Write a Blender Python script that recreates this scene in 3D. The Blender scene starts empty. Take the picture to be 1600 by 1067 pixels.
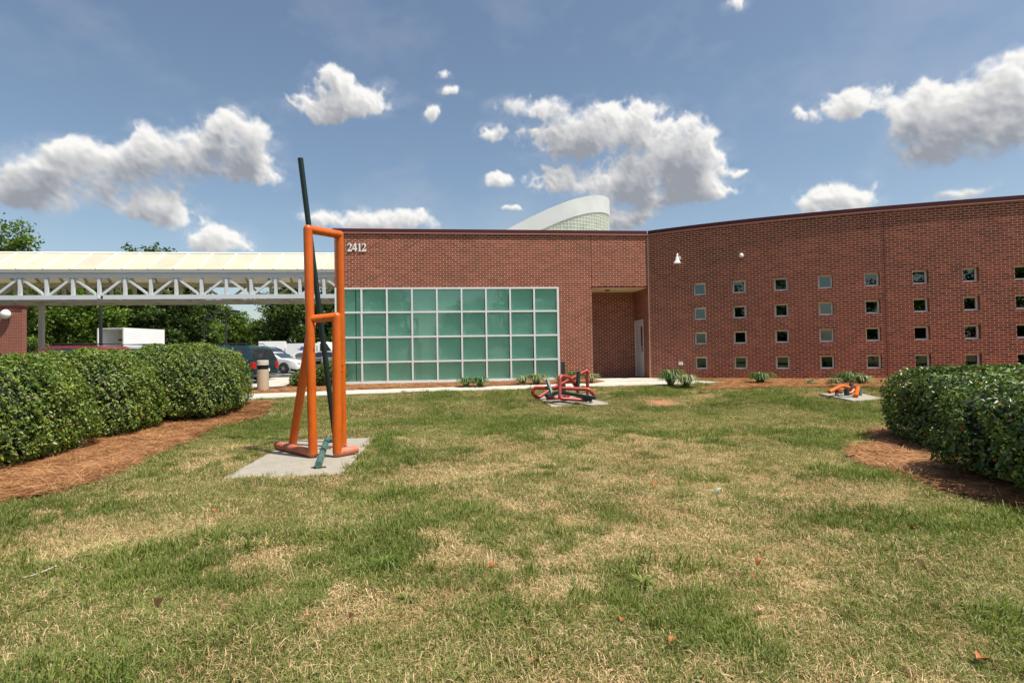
import bpy, bmesh, math, random
import numpy as np
from mathutils import Vector, Matrix
R = math.radians
random.seed(7); RNG = np.random.default_rng(7)
SC = bpy.context.scene
COL = SC.collection

# ------------------------------------------------------------------ camera
FPX, PITCH, ROLL, YAW, CZ = 868.44, .0208, .0162, .1099, .97
def cam2world(u, v, w):
    cp, sp, c, s = math.cos(PITCH), math.sin(PITCH), math.cos(YAW), math.sin(YAW)
    up = cp*v + sp*w; fw = -sp*v + cp*w
    return Vector((u*c + fw*s, -u*s + fw*c, up))
cam = bpy.data.objects.new('camera', bpy.data.cameras.new('camera')); COL.objects.link(cam)
rx_ = cam2world(math.cos(ROLL), -math.sin(ROLL), 0); ux_ = cam2world(math.sin(ROLL), math.cos(ROLL), 0); fx_ = cam2world(0, 0, 1)
cam.matrix_world = Matrix(((rx_.x, ux_.x, -fx_.x, 0), (rx_.y, ux_.y, -fx_.y, 0), (rx_.z, ux_.z, -fx_.z, CZ), (0, 0, 0, 1)))
cam.data.sensor_width = 36; cam.data.lens = FPX/1600*36; cam.data.clip_end = 2000; cam.data.clip_start = .05
SC.camera = cam

# ------------------------------------------------------------------ sun, sky, exposure
SUN_EL, SUN_AZ = R(64), R(128)          # azimuth clockwise from +Y (the facade faces -Y)
sd = Vector((math.sin(SUN_AZ)*math.cos(SUN_EL), math.cos(SUN_AZ)*math.cos(SUN_EL), math.sin(SUN_EL)))
sun = bpy.data.objects.new('sun', bpy.data.lights.new('sun', 'SUN')); COL.objects.link(sun)
sun.rotation_euler = (-sd).to_track_quat('-Z', 'Y').to_euler()
sun.data.energy = 4.2; sun.data.angle = R(.53); sun.data.color = (1, .945, .85)
vs = SC.view_settings; vs.view_transform = 'Standard'; vs.look = 'None'; vs.gamma = 1; vs.use_curve_mapping = False
vs.exposure = 0.68
SC.cycles.max_bounces = 8; SC.cycles.transparent_max_bounces = 16

BLOBS = [(-34.2, 14.5, 3.3, 1.53), (-28.8, 16.1, 3.6, 1.42), (-26.3, 18.0, 1.7, 1.84), (-19.8, 19.8, 2.8, 2.24), (-19.7, 17.9, 3.9, 2.07), (-23.6, 16.7, 2.4, 1.49), (-34.2, 12.5, 3.2, 1.16), (-26.5, 13.1, 3.8, 1.28), (-31.8, 16.7, 2.1, 0.97), (-9.2, 24.4, 4.1, 1.29), (-12.6, 22.9, 2.7, 0.92), (-11.3, 25.7, 1.7, 1.04), (-1.6, 23.3, 1.0, 0.9), (0.4, 25.4, 1.6, 0.44), (-0.6, 26.7, 0.8, 0.37), (8.0, 24.2, 3.9, 0.89), (4.5, 21.6, 1.6, 0.81), (5.1, 17.5, 1.7, 0.79), (12.3, 21.1, 4.7, 2.32), (17.2, 22.0, 4.5, 1.92), (22.1, 18.7, 5.0, 3.0), (25.3, 17.2, 2.1, 3.16), (11.1, 17.2, 3.3, 0.97), (17.0, 16.3, 5.7, 1.33), (23.3, 14.8, 5.6, 1.07), (29.2, 16.5, 1.0, 0.39), (38.2, 20.7, 2.9, 1.39), (33.8, 20.6, 0.7, 0.57), (42.7, 18.4, 1.9, 1.74), (45.6, 18.4, 3.6, 2.23), (48.7, 17.8, 3.1, 2.94), (45.6, 15.9, 4.5, 1.43), (36.5, 13.0, 3.3, 1.47), (45.5, 12.0, 1.9, 0.59), (18.2, 12.9, 2.7, 1.11), (-6.5, 13.2, 4.8, 1.23), (-9.0, 14.0, 1.6, 0.85), (-12.7, 13.0, 1.7, 0.84), (-4.0, 13.4, 1.7, 0.74), (-21.8, 10.5, 2.7, 1.36), (29.0, 30.0, 1.5, 0.56), (6.5, 14.4, 1.2, 0.38)]
# the same kind of cumulus goes on all round the sky, beyond the part in view
for k in range(24):
    az = 72 + k*10.3 + random.uniform(-3, 3); el = random.uniform(11, 30)
    if az > 298: break
    az = (az+180) % 360-180; w = random.uniform(2.5, 5)
    BLOBS += [(az, el, w, w*.4), (az+w*.6, el-.8, w*.7, w*.3)]

class NT:
    def __init__(s, nt): s.nt = nt
    def __call__(s, t, ins={}, **kw):
        n = s.nt.nodes.new('ShaderNode'+t)
        for k, v in kw.items(): setattr(n, k, v)
        for k, v in ins.items():
            sock = n.inputs[k]
            if isinstance(v, bpy.types.NodeSocket): s.nt.links.new(v, sock)
            else: sock.default_value = v
        return n
    def m(s, op, a, b=0, c=0, clamp=False): return s('Math', {0: a, 1: b, 2: c}, operation=op, use_clamp=clamp).outputs[0]
    def ramp(s, fac, stops, interp='LINEAR'):
        n = s('ValToRGB', {0: fac}); n.color_ramp.interpolation = interp
        el = n.color_ramp.elements
        while len(el) < len(stops): el.new(.5)
        for e, (p, c) in zip(el, stops): e.position = p; e.color = (*c, 1) if len(c) == 3 else c
        return n.outputs[0]
    def mix(s, f, a, b, blend='MIX'):
        n = s('Mix', data_type='RGBA', blend_type=blend)
        for i, v in ((0, f), (6, a), (7, b)):
            if isinstance(v, bpy.types.NodeSocket): s.nt.links.new(v, n.inputs[i])
            else: n.inputs[i].default_value = v if i == 0 or len(v) == 4 else (*v, 1)
        return n.outputs[2]
    def noise(s, scale, detail=4, rough=.55, vec=None, dist=0, out='Fac'):
        ins = {'Scale': scale, 'Detail': detail, 'Roughness': rough, 'Distortion': dist}
        if vec is not None: ins['Vector'] = vec
        return s('TexNoise', ins).outputs[out]

def cloud_map(blobs, W=4096, H=512, elmax=45.):
    """cloud cover and brightness over azimuth -180..180 (columns) and elevation 0..elmax (rows, bottom first)"""
    az = (np.arange(W)+.5)/W*360-180; el = (np.arange(H)+.5)/H*elmax
    AZ, EL = np.meshgrid(az.astype(np.float32), el.astype(np.float32))
    rng = np.random.default_rng(11)
    def vn(X, Y, seed):
        G_ = np.random.default_rng(seed).random((512, 512)).astype(np.float32)
        X = X+4096.; Y = Y+4096.
        xi = np.floor(X).astype(np.int32); yi = np.floor(Y).astype(np.int32); fx = X-xi; fy = Y-yi
        fx = fx*fx*fx*(fx*(fx*6-15)+10); fy = fy*fy*fy*(fy*(fy*6-15)+10); xi &= 511; yi &= 511; x1 = (xi+1) & 511; y1 = (yi+1) & 511
        return (G_[yi, xi]*(1-fx)+G_[yi, x1]*fx)*(1-fy)+(G_[y1, xi]*(1-fx)+G_[y1, x1]*fx)*fy
    def fbm(X, Y, f, octv, seed, gain=.52, bil=False):
        s = 0; a = 1; t = 0
        for k in range(octv):
            c, s_ = math.cos(k*.7), math.sin(k*.7); n = vn((X*c-Y*s_)*f+k*7.3, (X*s_+Y*c)*f*1.15-k*3.1, seed+k)
            if bil: n = 1-np.abs(2*n-1)*1.25
            s = s+a*n; t += a; a *= gain; f *= 2.05
        return s/t
    wx = (fbm(AZ, EL, .33, 4, 100)-.5)*2.6; wy = (fbm(AZ, EL, .33, 4, 200)-.5)*1.5
    X, Y = AZ+wx, EL+wy
    acc = np.ones_like(X)
    for ca, ce, ra, re in blobs:
        m = 2.2; x0 = int((ca-ra*m-3+180)/360*W); x1 = int((ca+ra*m+3+180)/360*W); y0 = int((ce-re*m-2)/elmax*H); y1 = int((ce+re*m+2)/elmax*H)
        x0, x1, y0, y1 = max(x0, 0), min(x1, W), max(y0, 0), min(y1, H)
        if x1 <= x0 or y1 <= y0: continue
        d2 = ((X[y0:y1, x0:x1]-ca)/(ra*1.12))**2+((Y[y0:y1, x0:x1]-ce)/(re*1.18))**2
        acc[y0:y1, x0:x1] *= 1-.92*np.exp(-d2*1.25)*min(1.0, .66+re*.25)
    M = 1-acc
    b = fbm(X, Y, .50, 6, 300, .55, True); f = fbm(AZ, EL, .6, 7, 400, .6)
    Hh = M*1.32-.40+(b-.50)*.62*np.clip(M*2.2, 0, 1)+(f-.5)*.95*np.clip(M*2.5, 0, 1)
    soft = .40+.55*np.clip((fbm(AZ, EL, .22, 3, 500)-.42)*3, 0, 1)
    A = np.clip((Hh+.02)/soft, 0, 1); A = A*A*(3-2*A)
    T = np.clip(Hh+.05, 0, 1.3)
    # light falls from above and a little from the right: march the thickness that lies in the way
    occ = np.zeros_like(T); n = 10
    for k in range(1, n+1):
        sy = int(round(k*.34/elmax*H)); sx = int(round(k*.12/360*W)); sh = np.roll(T, -sx, 1); sh = np.concatenate([sh[sy:], np.zeros_like(sh[:sy])], 0); occ += sh
    occ = occ/n
    gx_ = np.gradient(T, axis=1)*W/360; gy_ = np.gradient(T, axis=0)*H/elmax
    rel = -(gy_*.85+gx_*.5)
    for _ in range(2): rel = (rel+np.roll(rel, 1, 0)+np.roll(rel, -1, 0)+np.roll(rel, 1, 1)+np.roll(rel, -1, 1))/5
    S = 1.0-occ*1.10+np.clip(rel, -1.2, 1.2)*.22
    S = np.clip(S, .0, 1)
    veil = np.clip((fbm(AZ*.6, EL, .07, 6, 700, .6)-.50)*2.2, 0, 1)*.30
    wisp = np.clip((1-acc)*1.5-.12, 0, 1)*np.clip((fbm(AZ, EL*1.6, .45, 6, 900, .62)-.40)*2.4, 0, 1)*.55
    A = np.maximum(A, wisp); A2 = np.maximum(A*.96, veil); S = np.where(A*.97 > veil, S, .75)
    return A2.astype(np.float32), S.astype(np.float32)

def make_world():
    w = bpy.data.worlds.new('World'); SC.world = w; w.use_nodes = True
    nt = w.node_tree; nt.nodes.clear(); N = NT(nt)
    sky = N('TexSky', sky_type='NISHITA', sun_disc=False, sun_elevation=SUN_EL, sun_rotation=SUN_AZ, altitude=200, air_density=1.0, dust_density=1.6, ozone_density=1.6).outputs[0]
    A, S = cloud_map(BLOBS); H, W = A.shape
    img = bpy.data.images.new('cloud_field', W, H, alpha=True); img.colorspace_settings.name = 'Non-Color'
    px = np.ones((H, W, 4), np.float32); px[..., 0] = A; px[..., 1] = S; img.pixels.foreach_set(px.ravel()); img.update(); img.pack()
    x, y, z = N('SeparateXYZ', {0: N('TexCoord').outputs['Generated']}).outputs
    u = N.m('MULTIPLY_ADD', N.m('ARCTAN2', x, y), 1/(2*math.pi), .5)
    v = N.m('MULTIPLY', N.m('ARCSINE', z), 180/math.pi/45)
    tex = N('TexImage', {0: N('CombineXYZ', {0: u, 1: v}).outputs[0]}, image=img, extension='EXTEND', interpolation='Cubic')
    cov, lit, _ = N('SeparateColor', {0: tex.outputs[0]}).outputs
    cov = N.m('MULTIPLY', cov, N('MapRange', {0: v, 1: .0, 2: .03}).outputs[0])
    cc = N.ramp(lit, [(0, (2.0, 2.1, 2.35)), (.35, (3.1, 3.15, 3.3)), (.75, (4.7, 4.65, 4.55)), (1, (6.3, 6.2, 6.0))])
    skyc = N.mix(1.0, sky, (.93, .90, .83), 'MULTIPLY')
    bg = N('Background', {0: N.mix(cov, skyc, cc), 1: .10})
    nt.links.new(bg.outputs[0], N('OutputWorld').inputs[0])
    w.cycles.sampling_method = 'MANUAL'; w.cycles.sample_map_resolution = 1024
make_world()

# ------------------------------------------------------------------ materials
MATS = {}
def pmat(name, col, rough=.6, var=.12, vscale=3.0, metal=0, spec=.5, bump=0, bscale=40, col2=None, c2lo=.55, c2hi=.7, c2scale=2.0, coords='Object', coat=0, island=0, objrand=0, trans=0, detail=5, spots=None):
    if name in MATS: return MATS[name]
    m = bpy.data.materials.new(name); m.use_nodes = True; nt = m.node_tree; nt.nodes.clear(); N = NT(nt)
    co = N('NewGeometry').outputs['Position'] if coords == 'World' else N('TexCoord').outputs['Object']
    n = N.noise(vscale, detail, .6, co)
    f = N('MapRange', {0: n, 1: .25, 2: .75, 3: 1-var, 4: 1+var}).outputs[0]
    if island:
        r = N('NewGeometry').outputs['Random Per Island']
        if objrand: r = N.m('FRACT', N.m('ADD', r, N('ObjectInfo').outputs['Random']))
        f = N.m('MULTIPLY', f, N('MapRange', {0: r, 3: 1-island, 4: 1+island}).outputs[0])
    base = N.mix(1.0, (*col, 1), N('CombineColor', {0: f, 1: f, 2: f}).outputs[0], 'MULTIPLY')
    if col2:
        k = N('MapRange', {0: N.noise(c2scale, 6, .65, co), 1: c2lo, 2: c2hi}).outputs[0]
        base = N.mix(k, base, col2)
    if spots:
        sp_ = N('MapRange', {0: N.noise(spots[0], 3, .6, co), 1: spots[1], 2: spots[1]+.05}).outputs[0]
        base = N.mix(sp_, base, spots[2])
    b = N('BsdfPrincipled', {'Base Color': base, 'Roughness': rough, 'Metallic': metal, 'Specular IOR Level': spec, 'Coat Weight': coat})
    if bump:
        bn = N('Bump', {'Height': N.noise(bscale, 4, .6, co), 'Strength': bump, 'Distance': .01}); nt.links.new(bn.outputs[0], b.inputs['Normal'])
    sh = b.outputs[0]
    if trans:
        t = N('BsdfTranslucent', {0: base}); sh = N('MixShader', {0: trans, 1: sh, 2: t.outputs[0]}).outputs[0]
    nt.links.new(sh, N('OutputMaterial').inputs[0]); MATS[name] = m; return m

def leafmat(name, c1, c2, c3, rough=.4, trans=.25, spec=.5, wscale=1.5, dead=0):
    m = bpy.data.materials.new(name); m.use_nodes = True; nt = m.node_tree; nt.nodes.clear(); N = NT(nt)
    g = N('NewGeometry'); r = g.outputs['Random Per Island']
    n = N.noise(wscale, 3, .6, g.outputs['Position'])
    f = N.m('ADD', N.m('MULTIPLY', r, .65), N.m('MULTIPLY', N.m('SUBTRACT', n, .32), 1.0), clamp=True)
    base = N.ramp(f, [(0, c1), (.5, c2), (1, c3)])
    if dead: base = N.mix(N.m('GREATER_THAN', N.m('FRACT', N.m('MULTIPLY', r, 37.7)), 1-dead), base, (.30, .14, .06))
    b = N('BsdfPrincipled', {'Base Color': base, 'Roughness': rough, 'Specular IOR Level': spec})
    t = N('BsdfTranslucent', {0: N.mix(1.0, base, (1.1, 1.25, .5), 'MULTIPLY')})
    nt.links.new(N('MixShader', {0: trans, 1: b.outputs[0], 2: t.outputs[0]}).outputs[0], N('OutputMaterial').inputs[0])
    MATS[name] = m; return m

def glassmat(name, tint, refl=1.0, rough=.0):
    m = bpy.data.materials.new(name); m.use_nodes = True; nt = m.node_tree; nt.nodes.clear(); N = NT(nt)
    co = N('NewGeometry').outputs['Position']
    bn = N('Bump', {'Height': N.noise(.9, 2, .5, co), 'Strength': .05, 'Distance': .05})
    gl = N('BsdfGlossy', {'Roughness': rough, 'Color': (.9, .97, .95, 1), 'Normal': bn.outputs[0]})
    tr = N('BsdfTransparent', {0: (*tint, 1)})
    fr = N('Fresnel', {'IOR': 1.5}).outputs[0]
    k = N.m('ADD', N.m('MULTIPLY', fr, 1.5*refl), .02, clamp=True)
    nt.links.new(N('MixShader', {0: k, 1: tr.outputs[0], 2: gl.outputs[0]}).outputs[0], N('OutputMaterial').inputs[0])
    MATS[name] = m; return m

def brickmat():
    m = bpy.data.materials.new('brick'); m.use_nodes = True; nt = m.node_tree; nt.nodes.clear(); N = NT(nt)
    g = N('NewGeometry'); co = g.outputs['Position']
    r = N.m('FRACT', N.m('ADD', g.outputs['Random Per Island'], N('ObjectInfo').outputs['Random']))
    base = N.ramp(r, [(0, (.115, .028, .017)), (.3, (.172, .038, .022)), (.75, (.212, .047, .026)), (1, (.285, .074, .040))])
    n = N('MapRange', {0: N.noise(60, 4, .7, co), 1: .25, 2: .75, 3: .82, 4: 1.15}).outputs[0]
    n2 = N('MapRange', {0: N.noise(.45, 6, .65, co), 1: .3, 2: .7, 3: .78, 4: 1.16}).outputs[0]
    n = N.m('MULTIPLY', n, n2)
    base = N.mix(1.0, base, N('CombineColor', {0: n, 1: n, 2: n}).outputs[0], 'MULTIPLY')
    bn = N('Bump', {'Height': N.noise(180, 3, .6, co), 'Strength': .35, 'Distance': .004})
    b = N('BsdfPrincipled', {'Base Color': base, 'Roughness': .8, 'Normal': bn.outputs[0], 'Specular IOR Level': .3})
    nt.links.new(b.outputs[0], N('OutputMaterial').inputs[0]); MATS['brick'] = m; return m
M_BRICK = brickmat()
M_MORTAR = pmat('mortar', (.66, .41, .28), .9, .15, 5, col2=(.52, .31, .21, 1), c2scale=1.2, coords='World')
M_COPING = pmat('coping_metal', (.085, .018, .020), .6, .1, 1.5, spec=.2)
M_ALU = pmat('white_aluminium', (.66, .67, .66), .4, .05, 2)
M_ALU2 = pmat('grey_window_frame', (.80, .80, .78), .45, .06, 4)
M_GREEN = glassmat('green_tinted_glass', (.82, .993, .928), .60)
M_GLASS = glassmat('dark_window_glass', (.22, .34, .32), 1.6)
M_SHADE = pmat('window_shade', (.90, .91, .88), .8, .04, 2)
M_DARK = pmat('dark_interior', (.03, .035, .035), .9)
M_CONC = pmat('concrete', (.50, .455, .385), .85, .13, 6, bump=.25, bscale=90, col2=(.36, .32, .27, 1), c2scale=1.7, c2lo=.52, c2hi=.75, coords='World')
M_SLAB = pmat('slab_concrete', (.31, .28, .225), .88, .16, 14, bump=.3, bscale=110, col2=(.27, .25, .21, 1), c2scale=2.6, c2lo=.5, c2hi=.7, coords='World')
M_ASPH = pmat('asphalt', (.13, .13, .13), .85, .2, 30, bump=.3, bscale=200, coords='World', col2=(.19, .185, .18, 1), c2scale=.5)
M_ORANGE = pmat('orange_paint', (.58, .112, .006), .38, .10, 5, spec=.5, col2=(.42, .062, .006, 1), c2scale=3.2, c2lo=.50, c2hi=.78, bump=.12, bscale=18, spots=(24, .70, (.10, .03, .012, 1)))
M_SALMON = pmat('faded_orange_paint', (.50, .13, .045), .5, .12, 6, col2=(.46, .19, .14, 1), c2scale=5, c2lo=.45, c2hi=.65, spots=(30, .66, (.12, .05, .03, 1)))
M_POLE = pmat('dark_green_paint', (.008, .020, .018), .4, .25, 4)
M_POLE2 = pmat('weathered_green_paint', (.05, .12, .105), .5, .3, 9, col2=(.10, .16, .15, 1), c2scale=8)
M_RED = pmat('red_paint', (.36, .032, .026), .42, .12, 6, col2=(.42, .10, .08, 1), c2scale=4, c2lo=.52, c2hi=.72, spots=(30, .68, (.10, .02, .015, 1)))
M_BEAM = pmat('green_beam_paint', (.02, .045, .04), .45, .2, 5)
M_BEAM2 = pmat('pale_green_paint', (.17, .25, .22), .5, .2, 6)
M_RUST = pmat('dark_rust', (.07, .03, .02), .8)
M_STEEL = pmat('pale_grey_steel', (.56, .59, .61), .45, .06, 2)
M_CREAM = pmat('cream_steel', (.50, .46, .36), .55, .08, 2)
M_ROOF = pmat('cream_roof_panel', (.76, .71, .57), .5, .06, .8, trans=.42, island=.07, objrand=1, col2=(.62, .58, .42, 1), c2scale=.7, c2lo=.55, c2hi=.85, coords='World')
M_SEAM = pmat('white_seam', (.84, .82, .74), .45, .03)
M_WHITE = pmat('white_paint', (.78, .78, .76), .5, .05, 1.5)
M_DOOR = pmat('door_paint', (.60, .61, .60), .45, .04, 2)
M_SOFFIT = pmat('cream_soffit', (.80, .66, .38), .7, .04)
M_DRUM = pmat('white_metal_band', (.44, .45, .44), .5, .06, .6, col2=(.34, .35, .34, 1), c2scale=.5, c2lo=.5, c2hi=.8)
M_BLOCK = pmat('glass_block', (.33, .36, .29), .25, .22, 1.5, spec=.6)
M_RIB = pmat('glass_block_joint', (.45, .47, .40), .6)
M_BLACK = pmat('black_plastic', (.02, .02, .022), .5)
M_TYRE = pmat('rubber', (.025, .025, .025), .8)
M_RIM = pmat('rim_metal', (.45, .46, .48), .35, metal=.7)
M_CARGLASS = pmat('car_glass', (.015, .022, .026), .06, .02, spec=.8, coat=.6)
M_LRED = pmat('red_lens', (.45, .02, .02), .25, coat=.4)
M_LCLR = pmat('clear_lens', (.7, .72, .74), .15, coat=.4)
M_BARK = pmat('bark', (.10, .075, .055), .9, .3, 6, bump=.6, bscale=20)
M_WOOD = pmat('weathered_fence_wood', (.15, .115, .09), .9, .25, 4, objrand=1, island=.2)
M_LEAF = pmat('dead_leaf', (.34, .10, .022), .6, .25, 20, island=.3, objrand=1)
M_PALELEAF = pmat('pale_dead_leaf', (.48, .27, .17), .7, .2, 20)
M_STRAWGROUND = pmat('pine_straw_bed', (.34, .175, .085), .95, .45, 22, bump=.8, bscale=120, coords='World', col2=(.15, .07, .035, 1), c2scale=9, c2lo=.5, c2hi=.7)
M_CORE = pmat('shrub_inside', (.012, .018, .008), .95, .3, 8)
L_HEDGE = leafmat('hedge_leaf', (.045, .085, .015), (.115, .180, .026), (.32, .38, .06), .42, .24, .5, 2.2, .02)
L_HEDGE2 = leafmat('dark_hedge_leaf', (.030, .064, .014), (.078, .138, .026), (.28, .34, .07), .38, .20, .55, 2.2, .02)
L_BRIGHT = leafmat('bright_tree_leaf', (.05, .10, .015), (.13, .21, .03), (.25, .33, .06), .5, .3, .3, .35)
L_DARKT = leafmat('dark_tree_leaf', (.024, .046, .011), (.062, .105, .022), (.15, .20, .04), .45, .25, .3, .35)
L_MID = leafmat('mid_tree_leaf', (.045, .085, .014), (.11, .17, .03), (.21, .28, .05), .5, .28, .3, .3)
L_LIRI = leafmat('strap_leaf', (.035, .075, .015), (.08, .15, .03), (.20, .26, .08), .4, .2, .4, 3)
L_LIRIV = leafmat('striped_strap_leaf', (.06, .11, .025), (.17, .21, .08), (.40, .40, .22), .45, .2, .4, 3)
L_GRASS = leafmat('grass_blade', (.095, .125, .026), (.205, .230, .058), (.40, .39, .14), .55, .3, .3, .7)
L_GRASS2 = leafmat('lush_grass_blade', (.070, .110, .018), (.140, .195, .034), (.26, .31, .07), .5, .3, .3, .7)
L_STRAW = leafmat('dry_grass_blade', (.31, .19, .095), (.58, .40, .215), (.82, .64, .40), .7, .2, .2, 1.5)
L_NEEDLE = leafmat('pine_needle', (.18, .075, .03), (.42, .20, .085), (.66, .40, .20), .6, .1, .3, 4)

def groundmat():
    m = bpy.data.materials.new('lawn_soil'); m.use_nodes = True; nt = m.node_tree; nt.nodes.clear(); N = NT(nt)
    co = N('NewGeometry').outputs['Position']
    f = N.noise(28, 8, .75, co); f2 = N.noise(.55, 5, .6, co); f3 = N.noise(140, 3, .7, co)
    a = N.ramp(f, [(.25, (.055, .05, .022)), (.5, (.15, .125, .06)), (.78, (.27, .215, .125))])
    gcol = N.ramp(f3, [(.3, (.03, .05, .012)), (.7, (.10, .13, .035))])
    base = N.mix(N('MapRange', {0: f2, 1: .38, 2: .62, 3: .75, 4: .2}).outputs[0], a, gcol)
    dp = N('VectorMath', {0: co, 1: (5.06, 12.98, -.30)}, operation='DISTANCE').outputs['Value']
    soil = N('MapRange', {0: N.m('ADD', dp, N.m('MULTIPLY', N.noise(5, 4, .6, co), .5)), 1: .75, 2: .35}).outputs[0]
    base = N.mix(soil, base, (.40, .185, .10))
    bn = N('Bump', {'Height': f, 'Strength': .8, 'Distance': .02})
    b = N('BsdfPrincipled', {'Base Color': base, 'Roughness': .95, 'Specular IOR Level': .1, 'Normal': bn.outputs[0]})
    nt.links.new(b.outputs[0], N('OutputMaterial').inputs[0]); return m
M_LAWN = groundmat()

# ------------------------------------------------------------------ mesh helpers
class MB:
    def __init__(s): s.v = []; s.f = []
    def add(s, vs, fs):
        o = len(s.v); s.v += [tuple(p) for p in vs]; s.f += [tuple(i+o for i in f) for f in fs]; return s
    def box(s, c0, c1, M=None):
        (x0, y0, z0), (x1, y1, z1) = c0, c1
        vs = [Vector(p) for p in ((x0,y0,z0),(x1,y0,z0),(x1,y1,z0),(x0,y1,z0),(x0,y0,z1),(x1,y0,z1),(x1,y1,z1),(x0,y1,z1))]
        if M: vs = [M @ p for p in vs]
        return s.add(vs, [(0,3,2,1),(4,5,6,7),(0,1,5,4),(1,2,6,5),(2,3,7,6),(3,0,4,7)])
    def bar(s, a, b, w, h, up=(0,0,1)):
        a, b = Vector(a), Vector(b); d = (b-a).normalized(); u = Vector(up)
        sd_ = d.cross(u); sd_ = sd_.normalized() if sd_.length > 1e-4 else Vector((1,0,0)); u = sd_.cross(d).normalized()
        vs = [p + sd_*(w/2*i) + u*(h/2*j) for p in (a, b) for i, j in ((-1,-1),(1,-1),(1,1),(-1,1))]
        return s.add(vs, [(0,1,2,3),(7,6,5,4),(0,4,5,1),(1,5,6,2),(2,6,7,3),(3,7,4,0)])
    def tube(s, pts, r, n=14, caps=True):
        P = [Vector(p) for p in pts]; rr = r if isinstance(r, (list, tuple)) else [r]*len(P)
        T = []
        for i in range(len(P)):
            d = (P[min(i+1, len(P)-1)]-P[max(i-1, 0)]).normalized(); T.append(d)
        a = Vector((0,0,1)) if abs(T[0].z) < .9 else Vector((1,0,0))
        u = T[0].cross(a).normalized(); vs = []; fs = []
        for i, p in enumerate(P):
            if i: u = (u - T[i]*u.dot(T[i])).normalized()
            w = T[i].cross(u)
            for k in range(n):
                t = 2*math.pi*k/n; vs.append(p + (u*math.cos(t)+w*math.sin(t))*rr[i])
        for i in range(len(P)-1):
            for k in range(n):
                k2 = (k+1) % n; fs.append((i*n+k, i*n+k2, (i+1)*n+k2, (i+1)*n+k))
        if caps: fs.append(tuple(range(n-1, -1, -1))); fs.append(tuple((len(P)-1)*n+k for k in range(n)))
        return s.add(vs, fs)
    def prism(s, poly, fn, d0, d1):
        n = len(poly); vs = [fn(x, y, d0) for x, y in poly]+[fn(x, y, d1) for x, y in poly]
        return s.add(vs, [tuple(range(n)), tuple(range(2*n-1, n-1, -1))]+[(i, i+n, (i+1) % n+n, (i+1) % n) for i in range(n)])
    def lathe(s, prof, c, n=20, axis='Z'):
        vs = []; fs = []; c = Vector(c)
        for r, h in prof:
            for k in range(n):
                t = 2*math.pi*k/n; a, b = r*math.cos(t), r*math.sin(t)
                vs.append(c+Vector((a, b, h) if axis == 'Z' else (a, h, b) if axis == 'Y' else (h, a, b)))
        for i in range(len(prof)-1):
            for k in range(n):
                k2 = (k+1) % n; fs.append((i*n+k, i*n+k2, (i+1)*n+k2, (i+1)*n+k))
        fs.append(tuple(range(n))); fs.append(tuple((len(prof)-1)*n+k for k in range(n)))
        return s.add(vs, fs)
    def build(s, name, mat, parent=None, smooth=False, bevel=0, fixn=True):
        me = bpy.data.meshes.new(name); me.from_pydata(s.v, [], s.f); me.update()
        if fixn or bevel:
            bm = bmesh.new(); bm.from_mesh(me)
            if fixn: bmesh.ops.recalc_face_normals(bm, faces=bm.faces)
            if bevel:
                ed = [e for e in bm.edges if len(e.link_faces) == 2 and e.calc_face_angle(0) > .5]
                bmesh.ops.bevel(bm, geom=ed, offset=bevel, segments=2, affect='EDGES', profile=.6)
            bm.to_mesh(me); bm.free()
        if smooth:
            me.shade_smooth()
            me.set_sharp_from_angle(angle=R(40))
        me.materials.append(mat)
        o = bpy.data.objects.new(name, me); COL.objects.link(o)
        if parent: o.parent = parent
        return o
def npmesh(name, V, tris, mat, parent=None, smooth=False):
    V = np.asarray(V, np.float32); tris = np.asarray(tris, np.int32)
    me = bpy.data.meshes.new(name); me.vertices.add(len(V)); me.vertices.foreach_set('co', V.ravel())
    k = tris.shape[1]; me.loops.add(tris.size); me.loops.foreach_set('vertex_index', tris.ravel())
    me.polygons.add(len(tris)); me.polygons.foreach_set('loop_start', np.arange(0, tris.size, k, dtype=np.int32))
    me.update(calc_edges=True); me.validate()
    if smooth: me.shade_smooth()
    me.materials.append(mat)
    o = bpy.data.objects.new(name, me); COL.objects.link(o)
    if parent: o.parent = parent
    return o
def empty(name, loc=(0,0,0), rz=0):
    o = bpy.data.objects.new(name, None); COL.objects.link(o); o.location = loc; o.rotation_euler = (0,0,rz); o.empty_display_size = .2; return o
def tag(o, label=None, cat=None, group=None, kind=None):
    for k, v in (('label', label), ('category', cat), ('group', group), ('kind', kind)):
        if v: o[k] = v
    return o
def copy_tree(o, parent=None):
    c = o.copy(); COL.objects.link(c); c.parent = parent
    for ch in list(o.children): copy_tree(ch, c)
    return c
def fillet(pts, rad, n=6):
    P = [Vector(p) for p in pts]; out = [P[0]]
    for i in range(1, len(P)-1):
        a, b = (P[i-1]-P[i]), (P[i+1]-P[i]); r = min(rad, a.length*.45, b.length*.45)
        p0 = P[i]+a.normalized()*r; p1 = P[i]+b.normalized()*r
        for k in range(n+1):
            t = k/n; out.append(p0*(1-t)**2 + P[i]*(2*t*(1-t)) + p1*t*t)
    out.append(P[-1]); return out

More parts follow.
